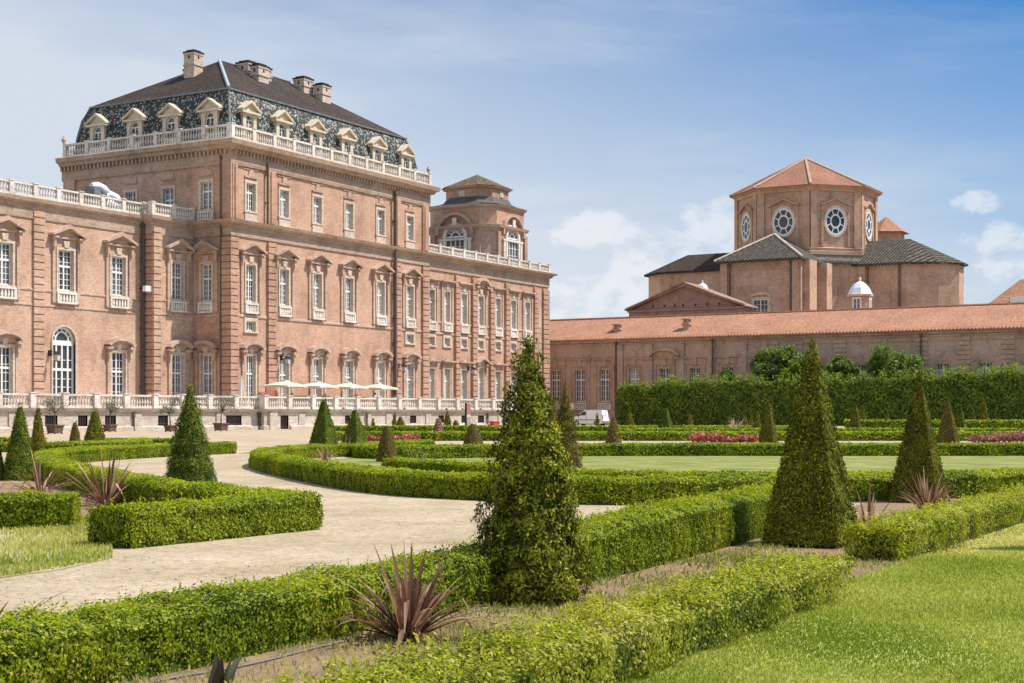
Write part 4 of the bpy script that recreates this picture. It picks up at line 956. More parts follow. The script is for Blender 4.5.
def build_church():
    ac, qc = 229.4, 78.7; ZE = 24.2; hw = 6.3
    th = thing('church', ac, qc, 0, 'brick church with an octagonal drum, round windows and a red pyramid roof', 'church')
    aF, qA, qB = 209.0, 58.5, 103.5
    def hull(m, R, z0, z1):
        n = len(R)
        for k in range(n): m.poly([(*R[k], z0), (*R[(k+1) % n], z0), (*R[(k+1) % n], z1), (*R[k], z1)])
    def roof(m, R, z, ridge, over=.9):
        """hip roof: each outline edge rises to the nearest ridge point(s)"""
        n = len(R); cx = sum(p[0] for p in R)/n; cy = sum(p[1] for p in R)/n
        E = [(p[0]+(p[0]-cx)*over/10, p[1]+(p[1]-cy)*over/10, z) for p in R]
        near = [min(ridge, key=lambda r: (r[0]-e[0])**2+(r[1]-e[1])**2) for e in E]
        for k in range(n):
            j = (k+1) % n
            if near[k] is near[j]: m.poly([E[k], E[j], near[k]])
            else: m.poly([E[k], E[j], near[j], near[k]])
        m.poly([(e[0], e[1], z-.02) for e in E]); m.poly([(e[0], e[1], z-.3) for e in E])
        for k in range(n): j = (k+1) % n; m.poly([(E[k][0], E[k][1], z-.3), (E[j][0], E[j][1], z-.3), E[j], E[k]])
        return E
    # arm toward the garden
    R = [(aF, qc-hw), (aF, qc+hw), (ac, qc+hw), (ac, qc-hw)]; m = MB(); hull(m, R, 0, ZE); m.build('front_arm', 'brick_ch', th)
    m = MB(); E = roof(m, R, ZE, [(aF+6.2, qc, 28.6), (ac-4, qc, 28.6)]); r1 = m.build('front_arm_roof', 'pantile', th)
    m = MB()
    for e in E[:2]: m.tube([(e[0], e[1], e[2]+.05), (aF+6.2, qc, 28.65)], .2, 5)
    m.build('ridge_tiles', 'stone', r1)
    # right arm with a canted end
    R = [(ac-hw, qc-5), (ac-hw, 60.8), (ac-hw+2.2, 56.6), (ac-1.5, 54.2), (ac+1.5, 54.2), (ac+hw-2.2, 56.6), (ac+hw, 60.8), (ac+hw, qc-5)]
    m = MB(); hull(m, R, 0, ZE); m.build('right_arm', 'brick_ch', th)
    m = MB(); E = roof(m, R, ZE, [(ac, qc-8, 28.4), (ac, 62.0, 28.4)]); r2 = m.build('right_arm_roof', 'pantile', th)
    # left arm
    R = [(ac-hw+2, qc+5), (ac-hw+2, 102), (ac-hw+5, 105.6), (ac+hw-3, 105.6), (ac+hw, 102), (ac+hw, qc+5)]
    m = MB(); hull(m, R, 0, ZE+.6); m.build('left_arm', 'brick_ch', th)
    m = MB(); roof(m, R, ZE+.6, [(ac+1, qc+8, 28.0), (ac+1, 99.5, 28.0)]); m.build('left_arm_roof', 'slate', th)
    # low octagonal crossing between the arms
    def octg(r, rot=pi/8): return [(ac+r*cos(rot+pi/4*k), qc+r*sin(rot+pi/4*k)) for k in range(8)]
    m = MB(); hull(m, octg(12.6), 0, ZE); m.build('crossing', 'brick_ch', th)
    m = MB()
    for (r, z), (s, y) in (((13.4, ZE), (11.2, 26.0)),):
        A, B = octg(r), octg(s)
        for k in range(8): j = (k+1) % 8; m.poly([(*A[k], z), (*A[j], z), (*B[j], y), (*B[k], y)])
    m.build('crossing_roof', 'pantile', th)
    # concave corner bays beside the front arm: two lit wall strips
    MB().box(aF+1.0, aF+4.2, qc-hw-1.0, qc-hw+.2, 0, ZE-.2).build('corner_pilaster', 'brick_ch', th); MB().box(aF+7, aF+9.5, qc-hw-1.6, qc-hw+.2, 0, ZE-.2).build('corner_pilaster', 'brick_ch', th)
    # drum
    RD = 11.0; D = octg(RD); z0, z1 = 25.0, 36.2
    m = MB(); hull(m, octg(RD+.5), z0, 26.3); hull(m, D, 26.3, z1); A = octg(RD+.5)
    for k in range(8): j = (k+1) % 8; m.poly([(*A[k], 26.3), (*A[j], 26.3), (*D[j], 26.5), (*D[k], 26.5)])
    drum = m.build('drum', 'brick_ch', th)
    fwd = octg(RD)
    m = MB(); m.sweep(fwd, [(0, 35.5), (.2, 35.5), (.3, 35.9), (.6, 36.05), (.75, 36.35), (0, 36.45)], True)
    m.sweep(fwd, [(0, 26.45), (.3, 26.45), (.35, 26.75), (0, 26.9)], True); m.build('cornice', 'brick_ch', drum)
    for k in range(8):
        A, B = D[k], D[(k+1) % 8]; L = sqrt((B[0]-A[0])**2+(B[1]-A[1])**2); ux, uy = (B[0]-A[0])/L, (B[1]-A[1])/L; ox, oy = uy, -ux
        def fr(s, d, z, A=A, ux=ux, uy=uy, ox=ox, oy=oy): return (A[0]+ux*s+ox*d, A[1]+uy*s+oy*d, z)
        for x in (.0, L-1.15): MB(fr).box(x+.02, x+1.13, 0, .28, 26.8, 35.5).build('pilaster', 'brick_ch', drum)
        c = L/2; zc = 30.9; rx, rz = 1.72, 2.15; n = 24
        def el(f): return [(c+rx*f*cos(2*pi*i/n), zc+rz*f*sin(2*pi*i/n)) for i in range(n+1)]
        m = MB(fr); m.strip(el(1.0), el(1.16), 0, .16); w = m.build('round_window', 'stone', th)
        m = MB(fr); m.prism(el(1.0)[:-1], .012, .03); m.build('pane', 'glass_d', w)
        m = MB(fr); m.strip(el(.86), el(1.0), .031, .13); m.strip(el(.40), el(.52), .031, .12)
        for i in range(8):
            an = 2*pi*(i+.5)/8; ca, sa = cos(an), sin(an); px, pz = -sa*.075, ca*.075
            m.prism([(c+rx*.5*ca+px, zc+rz*.5*sa+pz), (c+rx*.9*ca+px, zc+rz*.9*sa+pz), (c+rx*.9*ca-px, zc+rz*.9*sa-pz), (c+rx*.5*ca-px, zc+rz*.5*sa-pz)], .031, .11)
        m.build('frame', 'wframe', w)
        m = MB(fr); hh = 2.5; zb = 33.3
        m.strip([(c-hh, zb), (c-hh*.62, zb+.28), (c, zb+1.0), (c+hh*.62, zb+.28), (c+hh, zb)], [(c-hh, zb+.3), (c-hh*.62, zb+.58), (c, zb+1.3), (c+hh*.62, zb+.58), (c+hh, zb+.3)], 0, .4); m.box(c-hh+.1, c-hh+.5, 0, .16, 27, zb); m.box(c+hh-.5, c+hh-.1, 0, .16, 27, zb); m.build('window_hood', 'brick_ch', drum)
    m = MB(); E = octg(RD+1.0); ap = (ac, qc, 42.2)
    for k in range(8): j = (k+1) % 8; m.poly([(*E[k], 36.35), (*E[j], 36.35), ap]); m.poly([(*E[k], 36.2), (*E[j], 36.2), (*E[j], 36.35), (*E[k], 36.35)])
    m.poly([(*e, 36.22) for e in E]); r = m.build('drum_roof', 'tile_ch', th)
    m = MB()
    for k in range(8): m.tube([(*E[k], 36.45), ap], .2, 5)
    m.build('ridge_tiles', 'trim', r)
    # small stair tower behind on the right
    a, q = 243.0, 69.6; m = MB(); R6 = [(a+3.0*cos(pi/3*k), q+3.0*sin(pi/3*k)) for k in range(6)]; hull(m, R6, 0, 31.2); m.build('stair_tower', 'brick_ch', th)
    m = MB(); E6 = [(a+3.8*cos(pi/3*k), q+3.8*sin(pi/3*k), 31.1) for k in range(6)]
    for k in range(6): m.poly([E6[k], E6[(k+1) % 6], (a, q, 33.9)])
    m.poly([(e[0], e[1], 31.0) for e in E6]); m.build('stair_tower_roof', 'tile', th)
    fr = F_left(aF)
    s = QL(aF, 761); window(th, fr, s, 2.3, 15.2, 18.3, 4, 4, None, .34, key=False, dep=-.03)
    m = MB(fr); n = 10; m.strip([(s-1.5+3.0*k/n, 18.62+.42*(1-(2*k/n-1)**2)) for k in range(n+1)], [(s-1.65+3.3*k/n, 18.98+.42*(1-(2*k/n-1)**2)) for k in range(n+1)], 0, .2); m.build('window_arch', 'stone', th)
    for x in (-hw+.3, hw-1.2): MB(fr).box(qc+x, qc+x+1.0, 0, .22, 0, ZE-.3).build('pilaster', 'brick_ch', th)
    MB(fr).box(qc-hw, qc+hw, 0, .15, 22.8, 22.95).box(qc-hw, qc+hw, 0, .3, ZE-.35, ZE-.1).build('cornice', 'brick_ch', th)
    pipe(th, fr, qc+hw-1.6, 14, ZE-.2, .1, .2); pipe(th, fr, qc-hw+1.5, 14, ZE-.2, .1, .2)
    fr = F_left(ac-hw)
    for q in (71, 67.6, 62.6): MB(fr).box(q-.5, q+.5, 0, .16, 0, ZE-.3).build('pilaster', 'brick_ch', th)
    for q in (66.7, 61.8): pipe(th, fr, q, 14, ZE-.2, .1, .2)
    w = window(th, fr, 69.2, 1.3, 14.9, 17.2, 4, 4, None, .2, key=False, dep=-.03)
build_church()

def build_lantern():
    a, u = 190.0, 860.0; q = QL(a, u)
    th = thing('turret', a, q, 0, 'small brick turret with a white metal dome and glazed side, above the tiled roof', 'turret')
    n = 8; r = 1.42; R = [(a+r*cos(pi/8+pi/4*k), q+r*sin(pi/8+pi/4*k)) for k in range(n)]
    m = MB()
    for k in range(n): j = (k+1) % n; m.poly([(*R[k], 0), (*R[j], 0), (*R[j], 16.7), (*R[k], 16.7)])
    m.build('wall', 'brick', th)
    m = MB(); m.lathe(a, q, [(1.65, 16.6), (1.72, 16.85), (1.55, 16.9)], 8, pi/8); m.build('eave', 'stone', th)
    m = MB(); m.lathe(a, q, [(1.62, 16.88), (1.5, 17.1), (1.22, 17.7), (.82, 18.2), (.4, 18.5), (.12, 18.6), (.1, 18.8), (.18, 18.92), (.14, 19.05), (.02, 19.12)], 8, pi/8); m.build('dome', 'dome', th)
    ap = r*cos(pi/8); window(th, F_left(a-ap), q, .95, 13.4, 16.3, 2, 4, None, .12, key=False, dep=-.02, stone='wframe')
    window(th, F_front(q-ap), a, .8, 13.4, 16.3, 2, 4, None, .12, key=False, dep=-.02, stone='wframe', gl='glass_d')
build_lantern()

def build_far_house():
    a = 236.0; q = QL(a, 1035); th = thing('house', a, q, 0, 'far house with a terracotta hip roof and small chimney at the right edge', 'house')
    MB().box(a, a+14, q-9, q+9, 0, 16.0).build('wall', 'brick', th)
    m = MB(); E = [(a-.8, q-10, 16), (a-.8, q+10, 16), (a+15, q+10, 16), (a+15, q-10, 16)]; r0, r1 = (a+7, q+3.5, 22.6), (a+7, q-3.5, 22.6)
    m.poly([E[0], E[1], r0, r1]); m.poly([E[1], E[2], r0]); m.poly([E[2], E[3], r1, r0]); m.poly([E[3], E[0], r1]); m.poly([(e[0], e[1], 15.9) for e in E]); rf = m.build('roof', 'tile', th)
    m = MB(); m.box(a+1.6, a+3, q+1.8, q+4.0, 17.2, 19.5); m.build('roof_dormer', 'dome', rf); MB().box(a+1.9, a+2.9, q+.2, q+1.0, 18, 20.9).build('chimney', 'brick_low', rf)
build_far_house()

# ------------------------------------------------------------------ ground
sheet('ground', [(-900, -60), (900, -60), (900, 1600), (-900, 1600)], 0.0, 'gravel')
def ab(a, b): return W(a, -b)
sheet('lawn', [ab(-8, -3.25), ab(10.8, -3.35), ab(11.9, -3.45), ab(40, -3.8), ab(40, 30), ab(-8, 30)], .008, 'turf')
sheet('planting_bed', [ab(-2, -5.25), ab(9, -5.2), ab(13, -5.45), ab(17.5, -5.9), ab(24, -6.6), ab(40, -7.5), ab(40, -3.5), ab(11.9, -3.4), ab(10.2, -3.3), ab(-2, -3.2)], .004, 'soil')
sheet('verge', [G(-60, 533), G(68, 528), G(92, 548), G(112, 558), G(60, 570), G(-60, 586)], .004, 'verge')
sheet('planting_bed', [G(-80, 520), G(60, 515), G(76, 545), W(9.8, 10.2), W(13.0, 10.2), W(13.3, 10.9), G(110, 482), G(45, 462), G(-80, 470)], .006, 'soil')
sheet('lawn', [(-5.6, 38), (-5.3, 34.6), (-3.7, 29), (-2.3, 25), (-1.1, 22.9), (.9, 21.4), (3.2, 21.3), (7, 22.8), (16, 25), (22, 45), (-4, 47)], .006, 'turf_far')
sheet('lawn', [(-8.8, 72), (60, 72), (60, 119), (-13, 119)], .006, 'turf_far')
sheet('lawn', [(-8.8, 48), (-3.5, 48), (30, 46.5), (30, 55), (-9, 58)], .005, 'turf_far')
sheet('path', [(-60, 95), (-16, 95), (-20, 106), (-80, 112)], .004, 'turf_far') if False else None

# ------------------------------------------------------------------ hedges
HG = 'clipped box hedges of the parterre'
hedge([ab(2.0, -5.29), ab(9.0, -5.29), ab(11, -5.36), ab(13.2, -5.55), ab(16.4, -5.85)], .58, .355, .021, 'low box hedge running from the lower left corner behind the tallest foreground yew', 'box', 2.2, .042, shoots=420, seed=21, gaps=.12, brown=.22, h_of=lambda t: .325+.125*np.clip((t-.42)/.25, 0, 1))
hedge([ab(3.2, -3.20), ab(7.5, -3.24), ab(9.95, -3.36)], .54, .285, .022, 'ragged low box hedge at the bottom centre, edging the foreground lawn left of the gap', 'box_dry', 1.8, .085, shoots=420, seed=22, gaps=.48, brown=.42)
hedge([ab(12.55, -3.70), ab(20, -3.74), ab(34, -3.9)], .52, .32, .025, 'ragged low box hedge at the right edge, beyond the gap beside the foreground lawn', 'box_dry', 1.9, .065, shoots=500, seed=23, gaps=.32, brown=.35)
H5 = smooth_path([(-4.6, 45.2), (-5.9, 44), (-6.45, 40), (-6.1, 36), (-5.2, 32.6), (-3.85, 28.6), (-2.45, 24.7), (-1.3, 22.8), (-.3, 22.0), (.9, 21.05), (1.7, 20.85), (3.4, 21.1), (7.1, 22.75), (8.2, 23.6), (9.5, 25)])
hedge(H5, .62, .385, .036, 'long curved box hedge along the far side of the gravel path', 'box', 2.3, .035, seed=24, gaps=.05, brown=.1)
hedge(smooth_path([W(13.25, 10.5), W(13.4, 10.9), W(14.4, 13.4), (-6.1, 22.9), (-7.7, 26.1), (-9.3, 30), (-10.8, 34), (-11.6, 38), (-11.3, 41.5), (-10.4, 45), (-9.2, 48.3)]), .62, .385, .038, 'hairpin-shaped box hedge on the left bending round a wedge of gravel', 'box', 2.3, .035, seed=25, brown=.12)
hedge([W(10.25, 10.32), W(13.05, 10.24)], .60, .385, .029, 'short straight box hedge on the left, in front of the lone tall yew cone', 'box', 2.3, .035, seed=26, shoots=60, gaps=.06, brown=.18)
hedge([(-9.5, 16.9), (-6.4, 16.35), (-4.85, 16.6)], .60, .385, .031, 'box hedge stub cut off by the left edge of the picture', 'box', 2.3, .03, seed=27)
hedge(smooth_path([(-3.0, 52), (-4.5, 48), (-4.5, 44), (-3.6, 42), (-1, 43.6), (2, 45.6), (8, 45.7), (20, 45.7)]), .7, .38, .062, 'box hedge along the back of the bright lawn strip, rounded at its left end', 'box', 2.3, .03, seed=28)
hedge(smooth_path([(-2.55, 31.8), (-.3, 28.2), (1.4, 24.6), (3.9, 23.9), (7.2, 24.4), (10, 26)]), .5, .33, .045, 'thin box hedge just inside the long curved hedge', 'box', 2.2, .03, seed=29)
hedge([(-8.6, 72.3), (8, 72.3), (27, 72.3)], .9, .43, .11, 'dark fronted box hedge behind the red flower beds', 'box', 2.3, .03, seed=30)
hedge([(-15, 115), (6, 115), (22, 117)], 1.1, .40, .15, 'farthest box hedge, by the terrace wall and the foot of the tall hornbeam hedge', 'box', 2.3, .03, seed=31)
hedge([(26, 116), (44, 110)], 1.1, .85, .17, 'far box hedge rising to the right edge below the tall hornbeam hedge', 'box', 2.3, .03, seed=32)
hedge(smooth_path([(-19, 50.5), (-14.8, 50), (-13.9, 54), (-14.4, 58)]), .8, .33, .075, 'box hedge corner beyond the hairpin hedge, left of the small cones', 'box', 2.3, .03, seed=33)
hedge([(-16.5, 60), (-13.2, 60.5)], .8, .30, .08, 'short far box hedge between the small cones and the gravel plaza', 'box', 2.3, .03, seed=34)
hedge([(-30, 62), (-19.5, 62)], .8, .30, .08, 'far box hedge on the left lying against the gravel plaza', 'box', 2.2, .03, seed=35)
hedge([(6, 92), (24, 92), (40, 90)], .9, .42, .13, 'far box hedge between the dark fronted hedge and the tall hornbeam hedge', 'box', 2.2, .03, seed=36)
# tall hornbeam hedge in front of the long building
aH = 166.5
def hp(u): return W(aH, QL(aH, u))
HU = [(622, 4.1), (628, 4.7), (640, 4.9), (650, 4.5), (663, 5.0), (680, 5.0), (700, 5.1), (740, 5.2), (800, 5.15), (860, 5.2), (920, 5.45), (1000, 5.75), (1100, 6.0)]
p0, pN = hp(622), hp(1100); LH = sqrt((p0[0]-pN[0])**2+(p0[1]-pN[1])**2)
HT = [sqrt((hp(u)[0]-p0[0])**2+(hp(u)[1]-p0[1])**2)/LH for u, h in HU]
hedge([p0, pN], 3.2, 5.2, .30, 'tall uneven hornbeam hedge in front of the long brick building', 'hornbeam', 2.4, .16, name='tall_hedge', group=None, h_of=lambda t: np.interp(t, HT, [h for u, h in HU])+.14*np.sin(t*70)+.10*np.sin(t*151+1)+.08*np.sin(t*290), seed=40, shoots=400, shoulder=.035, batter=.02)

# ------------------------------------------------------------------ clipped yews
YG = 'clipped yew cones'
def yew(u, v, vt, wpx, label, mat='yew', shape='pyr', seed=0, near=False, ls=None, power=.92, rough=None, clump=0.0, cover=2.5, tip=.05, base=.0):
    x, y = G(u, v); k = y/F; Hh = (v-vt)*k; half = wpx*k/(2.55 if shape == 'pyr' else 2.0)
    y += half*.6; x = (u-U0)/F*y
    ls = min(ls or 9, max(.032, y*.0013)); rough = rough if rough is not None else max(.008, Hh*.007)
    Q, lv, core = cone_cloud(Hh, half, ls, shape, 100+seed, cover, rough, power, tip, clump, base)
    if near:
        t = bpy.data.objects.new('clipped_yew', None); COL.objects.link(t); t.location = (x, y, 0); t.empty_display_size = .3
        mesh_np('crown', Q, lv, mat, core, 'core', parent=t)
        m = MB(); m.tube([(0, 0, 0), (.01, .0, .12), (0, .01, Hh*.4)], [half*.13, half*.10, half*.05], 8); m.build('trunk', 'bark', t, org=(0, 0, 0))
    else: t = mesh_np('clipped_yew', Q, lv, mat, core, 'core', loc=(0, 0, 0)); t.location = (x, y, 0)
    return tag(t, label, 'topiary', YG)
yew(529, 605, 333, 120, 'loose shaggy yew in the centre foreground, the largest cone in the picture', 'yew_y', 'irr', 1, True, .034, .98, .035, .075, 5.6, .13, .03)
yew(812, 547, 337, 101, 'big four-sided yew at right beside the gap in the hedge, with a dark left face', 'yew_y', 'pyr', 2, True, .028, .98, .020, .018, 4.4, .035, .03)
yew(919, 503, 371, 64, 'sharp four-sided yew right of the big one, a flax plant at its foot', 'yew', 'pyr', 3, True, .034, 1.02, .010, .006, 4.0, .02)
yew(190, 500, 380, 60, 'lone tall yew cone standing between the two left hedges', 'yew_g', 'round', 4, True, .045, .86, .03, .03, 2.6, .04)
yew(20, 481, 401, 36, 'tall green yew cone near the left edge, the larger of the close pair', 'yew_g', 'round', 5, True, .05, .85, .02, .01)
yew(38, 457, 404, 17, 'slim yew cone half hidden behind the larger green cone near the left edge', 'yew', 'round', 6, True, .07, .8)
yew(95, 448, 408.5, 25, 'yew cone with a rounded foot on the left, in front of the potted olive trees', 'yew', 'round', 7, True, .08, .8)
yew(75, 441.5, 421, 10.5, 'tiny bronze yew beside the rounded cone on the left', 'yew_b', 'round', 8, power=.6)
yew(-3, 481, 438, 18, 'yew cone cut off by the left edge of the picture', 'yew_g', 'round', 9, power=.8)
yew(324, 457, 396.5, 34, 'bright green four-sided yew at the rounded end of the long curved hedge', 'yew_g', 'pyr', 10, True, .07, .95)
yew(355, 446, 407, 27, 'smooth green four-sided yew just right of and behind the one at the hedge end', 'yew_g', 'pyr', 11, True, .08, 1.0)
yew(387, 462, 424, 22, 'squat bronze-topped yew with a blunt tip behind the long curved hedge', 'yew_b', 'round', 12, True, .07, .6)
yew(473.5, 445, 422.5, 20, 'squat rounded yew left of the shaggy foreground yew, in front of the dark hedge', 'yew_b', 'round', 13, power=.6)
yew(394.5, 430, 412, 6, 'slim far cone touching a wider bronze one by the terrace wall', 'yew', 'round', 14)
yew(400.5, 430.5, 415.5, 10.5, 'wider bronze far cone touching a slim one by the terrace wall', 'yew_b', 'round', 15, power=.7)
yew(373, 429, 418, 5.5, 'smallest far cone against the terrace wall, right of the umbrella terrace pair', 'yew', 'round', 16)
yew(447.5, 429, 409.5, 9.5, 'upright dark green far cone right of a rusty red shrub at the terrace wall', 'yew_g', 'round', 17)
yew(438.5, 432, 417.5, 11, 'rusty red brown rounded shrub by the terrace wall', 'bloom_d', 'round', 18, power=.6)
yew(456, 428.5, 420, 7, 'tiny dark mound right of the upright far cone at the terrace wall', 'yew_b', 'round', 19, power=.5)
yew(565, 471, 382, 36, 'brown green yew cone close behind the shaggy foreground yew', 'yew_b', 'round', 20, True, .06, .9, .04, .03)
yew(572.3, 428, 409, 5, 'thin dark cone at the nose of the white van', 'yew', 'round', 21)
yew(597.5, 427, 411.6, 4, 'thin cone in front of the rear wheel of the white van', 'yew', 'round', 22)
yew(613.5, 444.5, 416, 17, 'rust-tipped yew right of the white van', 'yew_b', 'round', 23, power=.8)
yew(629.5, 430.5, 407.6, 12, 'dark yew cone before the left end of the tall hornbeam hedge', 'yew', 'round', 24)
yew(666, 432.8, 406.5, 19, 'sharp two-toned far pyramid, left of centre below the tall hornbeam hedge', 'yew_g', 'pyr', 25, power=1.0)
yew(690, 427, 413.7, 7.5, 'small blunt mound right of the two-toned far pyramid', 'yew_b', 'round', 26, power=.6)
yew(744.5, 428, 413.7, 8.5, 'blunt far mound behind the pink flower bed, left one of a close trio', 'yew_b', 'round', 27, power=.6)
yew(751, 427, 407, 5, 'thin far cone in the middle of a close trio behind the pink flower bed', 'yew', 'round', 28)
yew(757.3, 432.5, 412, 11, 'rounded far yew, right and nearest one of a close trio behind the pink flower bed', 'yew', 'round', 29, power=.65)
yew(768.5, 444, 398, 20, 'dark yew cone standing at the right end of the pink flower bed', 'yew', 'pyr', 30, True, .07, .9)
yew(855.5, 432.5, 403, 15, 'far cone right of the big four-sided yew, in front of a twin cone', 'yew', 'pyr', 31, power=.85)
yew(863, 427.5, 403.7, 10, 'far cone half hidden behind its twin, right of the big four-sided yew', 'yew', 'pyr', 32)
yew(887, 427.5, 407, 6.5, 'small lone far cone left of the sharp four-sided yew', 'yew_g', 'pyr', 33)
yew(948, 444, 396.5, 25, 'pyramid just right of the sharp four-sided yew, with a golden right edge', 'yew_b', 'pyr', 34, True, .07, 1.0)
yew(960, 432.5, 402.3, 14, 'far green pyramid directly right of the one with a golden edge', 'yew_g', 'pyr', 35, power=.9)
yew(973, 427, 410, 6.5, 'tiny far cone left of the rightmost far pyramid', 'yew_b', 'round', 36)
yew(984, 427.5, 400.5, 14, 'rightmost far pyramid against the tall hornbeam hedge', 'yew', 'pyr', 37)

yew(1106, 553, 330, 100, 'yew cone just outside the right edge whose shadow falls on the foreground lawn', 'yew_g', 'round', 38, True, .05, .9)

# ------------------------------------------------------------------ flax and other plants
FG = 'bronze flax plants'
def flax(u, v, n, L, w, spread, label, mat='phorm', seed=1, **k):
    x, y = G(u, v); return blades(x, y, n, L, w, spread, label, mat, 'flax_plant', 'plant', FG, seed, **k)
flax(408, 641, 100, .54, .031, 1.2, 'bronze flax plant with broad blades in the foreground bed, left of the shaggy yew', seed=5, droop=.8)
flax(106, 506, 70, .86, .036, 1.4, 'bronze flax plant behind the left hedges, left of the lone tall yew', seed=6)
flax(40, 495, 40, .80, .036, 1.35, 'smaller bronze flax plant behind the left hedge stub', seed=7)
flax(928, 514, 46, .60, .034, .85, 'reddish upright flax plant at the foot of the sharp four-sided yew', seed=8)
flax(869, 532, 26, .60, .042, 1.0, 'withered brown flax plant between the big yew and the sharp yew', seed=9, droop=1.3)
flax(325, 463, 26, .62, .05, 1.2, 'reddish flax plant at the foot of the bright green yew at the hedge end', seed=10)
flax(347, 456, 16, .75, .05, .6, 'dull purple flax plant between the two green four-sided yews', seed=11)
flax(-30, 690, 26, .62, .03, 1.15, 'flax plant outside the left edge reaching two brown blades into the picture', seed=12, lean=(.5, 0), droop=.9)
flax(214, 708, 9, .26, .062, .55, 'dark green broad-bladed flax plant at the bottom edge in front of the near hedge', mat='flaxg', seed=13, droop=.4)
x, y = G(735, 433); blades(x, y, 60, 1.25, .07, .7, 'dry straw-coloured grass clump in front of the tall hornbeam hedge', 'straw', 'dry_grass', 'plant', None, 14)
x, y = G(417, 472); blades(x, y, 14, .62, .03, .6, 'thin dry blades sticking up behind the long curved hedge', 'straw', 'dry_grass', 'plant', None, 15, lvr=(0, .4))
x, y = G(630, 452); blades(x, y, 12, .75, .03, .9, 'sparse straw blades in front of the dark fronted hedge, left of the pink flowers', 'straw', 'dry_grass', 'plant', None, 16)
def flower_bed(u0, u1, v, h, mat, label, seed):
    rng = np.random.default_rng(seed); p, q = G(u0, v), G(u1, v); n = 2600; y = p[1]
    P = np.stack([rng.uniform(p[0], q[0], n), y+rng.uniform(-.6, 1.2, n), h*rng.uniform(.0, 1, n)**.6], 1); P[:, 2] *= 1+.25*np.sin(P[:, 0]*2.3)+.12*np.sin(P[:, 0]*6.1)
    N = unit(rng.normal(size=(n, 3))+[0, -.4, .8]); Q = leaf_quads(P, N, .13, .7, .5, .2, rng); o = mesh_np('flower_bed', Q, np.clip(rng.uniform(0, 1, n)*.75+P[:, 2]/h*.3, 0, 1), mat, loc=((p[0]+q[0])/2, y, 0)); tag(o, label, 'flowers', 'red flower beds')
flower_bed(693, 757, 442.5, .28, 'bloom', 'bed of pink red flowers in front of the dark fronted hedge, right of centre', 51)
flower_bed(367, 418, 441.5, .20, 'bloom', 'bed of pink red flowers left of centre, between the green yew and the squat yew', 52)
flower_bed(976, 1050, 443, .34, 'bloom_d', 'bed of dusty red leaves at the right edge, beside the pyramid with a golden edge', 53)

# ------------------------------------------------------------------ trees behind the tall hedge, potted olives
def tree(u, vt, wpx, hpx, a, label, mat, seed, name='leafy_tree', ls=.34):
    q = QL(a, u); x, y = W(a, q); k = y/F; zt = EYE+(V0-vt)*k; R = wpx*k/2; hh = hpx*k/2; rng = np.random.default_rng(seed)
    t = bpy.data.objects.new(name, None); COL.objects.link(t); t.location = (x, y, 0)
    C = []; 
    for i in range(26):
        d = rng.normal(size=3); d /= np.linalg.norm(d); rr = rng.uniform(.45, .95); C.append((d[0]*R*rr, d[1]*R*rr*.8, zt-hh+d[2]*hh*rr*.8, R*rng.uniform(.16, .34)))
    P = []; N = []
    for c in C:
        n = int(340*(c[3]/R/.25)**2); d = unit(rng.normal(size=(n, 3))); P.append(np.array(c[:3])+d*c[3]*rng.uniform(.4, 1.08, (n, 1))); N.append(d)
    P = np.concatenate(P); N = np.concatenate(N); Q = leaf_quads(P, N, ls, .6, .4, .1, rng); lv = np.clip(.45+vnoise(P, 1.5, seed)*.15+rng.normal(size=len(P))*.2, 0, 1)
    mesh_np('crown', Q, lv, mat, parent=t)
    m = MB(); m.tube([(0, 0, 0), (.1, 0, (zt-2*hh)*.6), (0, .1, zt-hh*1.1)], [.24, .18, .08], 8)
    for c in C[:9]: m.tube([(0, .05, zt-2.0*hh), (c[0]*.5, c[1]*.5, zt-1.4*hh), c[:3]], [.1, .06, .02], 5)
    m.build('trunk', 'bark', t, org=(0, 0, 0)); return tag(t, label, 'tree', 'trees behind the tall hedge')
tree(888, 343, 56, 46, 171.0, 'round leafy tree showing above the tall hedge, right of the big four-sided yew', 'tree', 61)
tree(776, 342, 52, 48, 171.0, 'loose leafy tree showing above the tall hedge, left of the big four-sided yew', 'tree', 62)
tree(842, 352, 26, 36, 171.2, 'narrow tree partly hidden by the tip of the big four-sided yew', 'tree', 63)
tree(800, 358, 30, 30, 169.2, 'pale green bushy tree just left of the big four-sided yew tip', 'hornbeam', 64)
tree(728, 368, 17, 20, 170.5, 'small round shrub top showing above the tall hedge below the church', 'tree', 65)
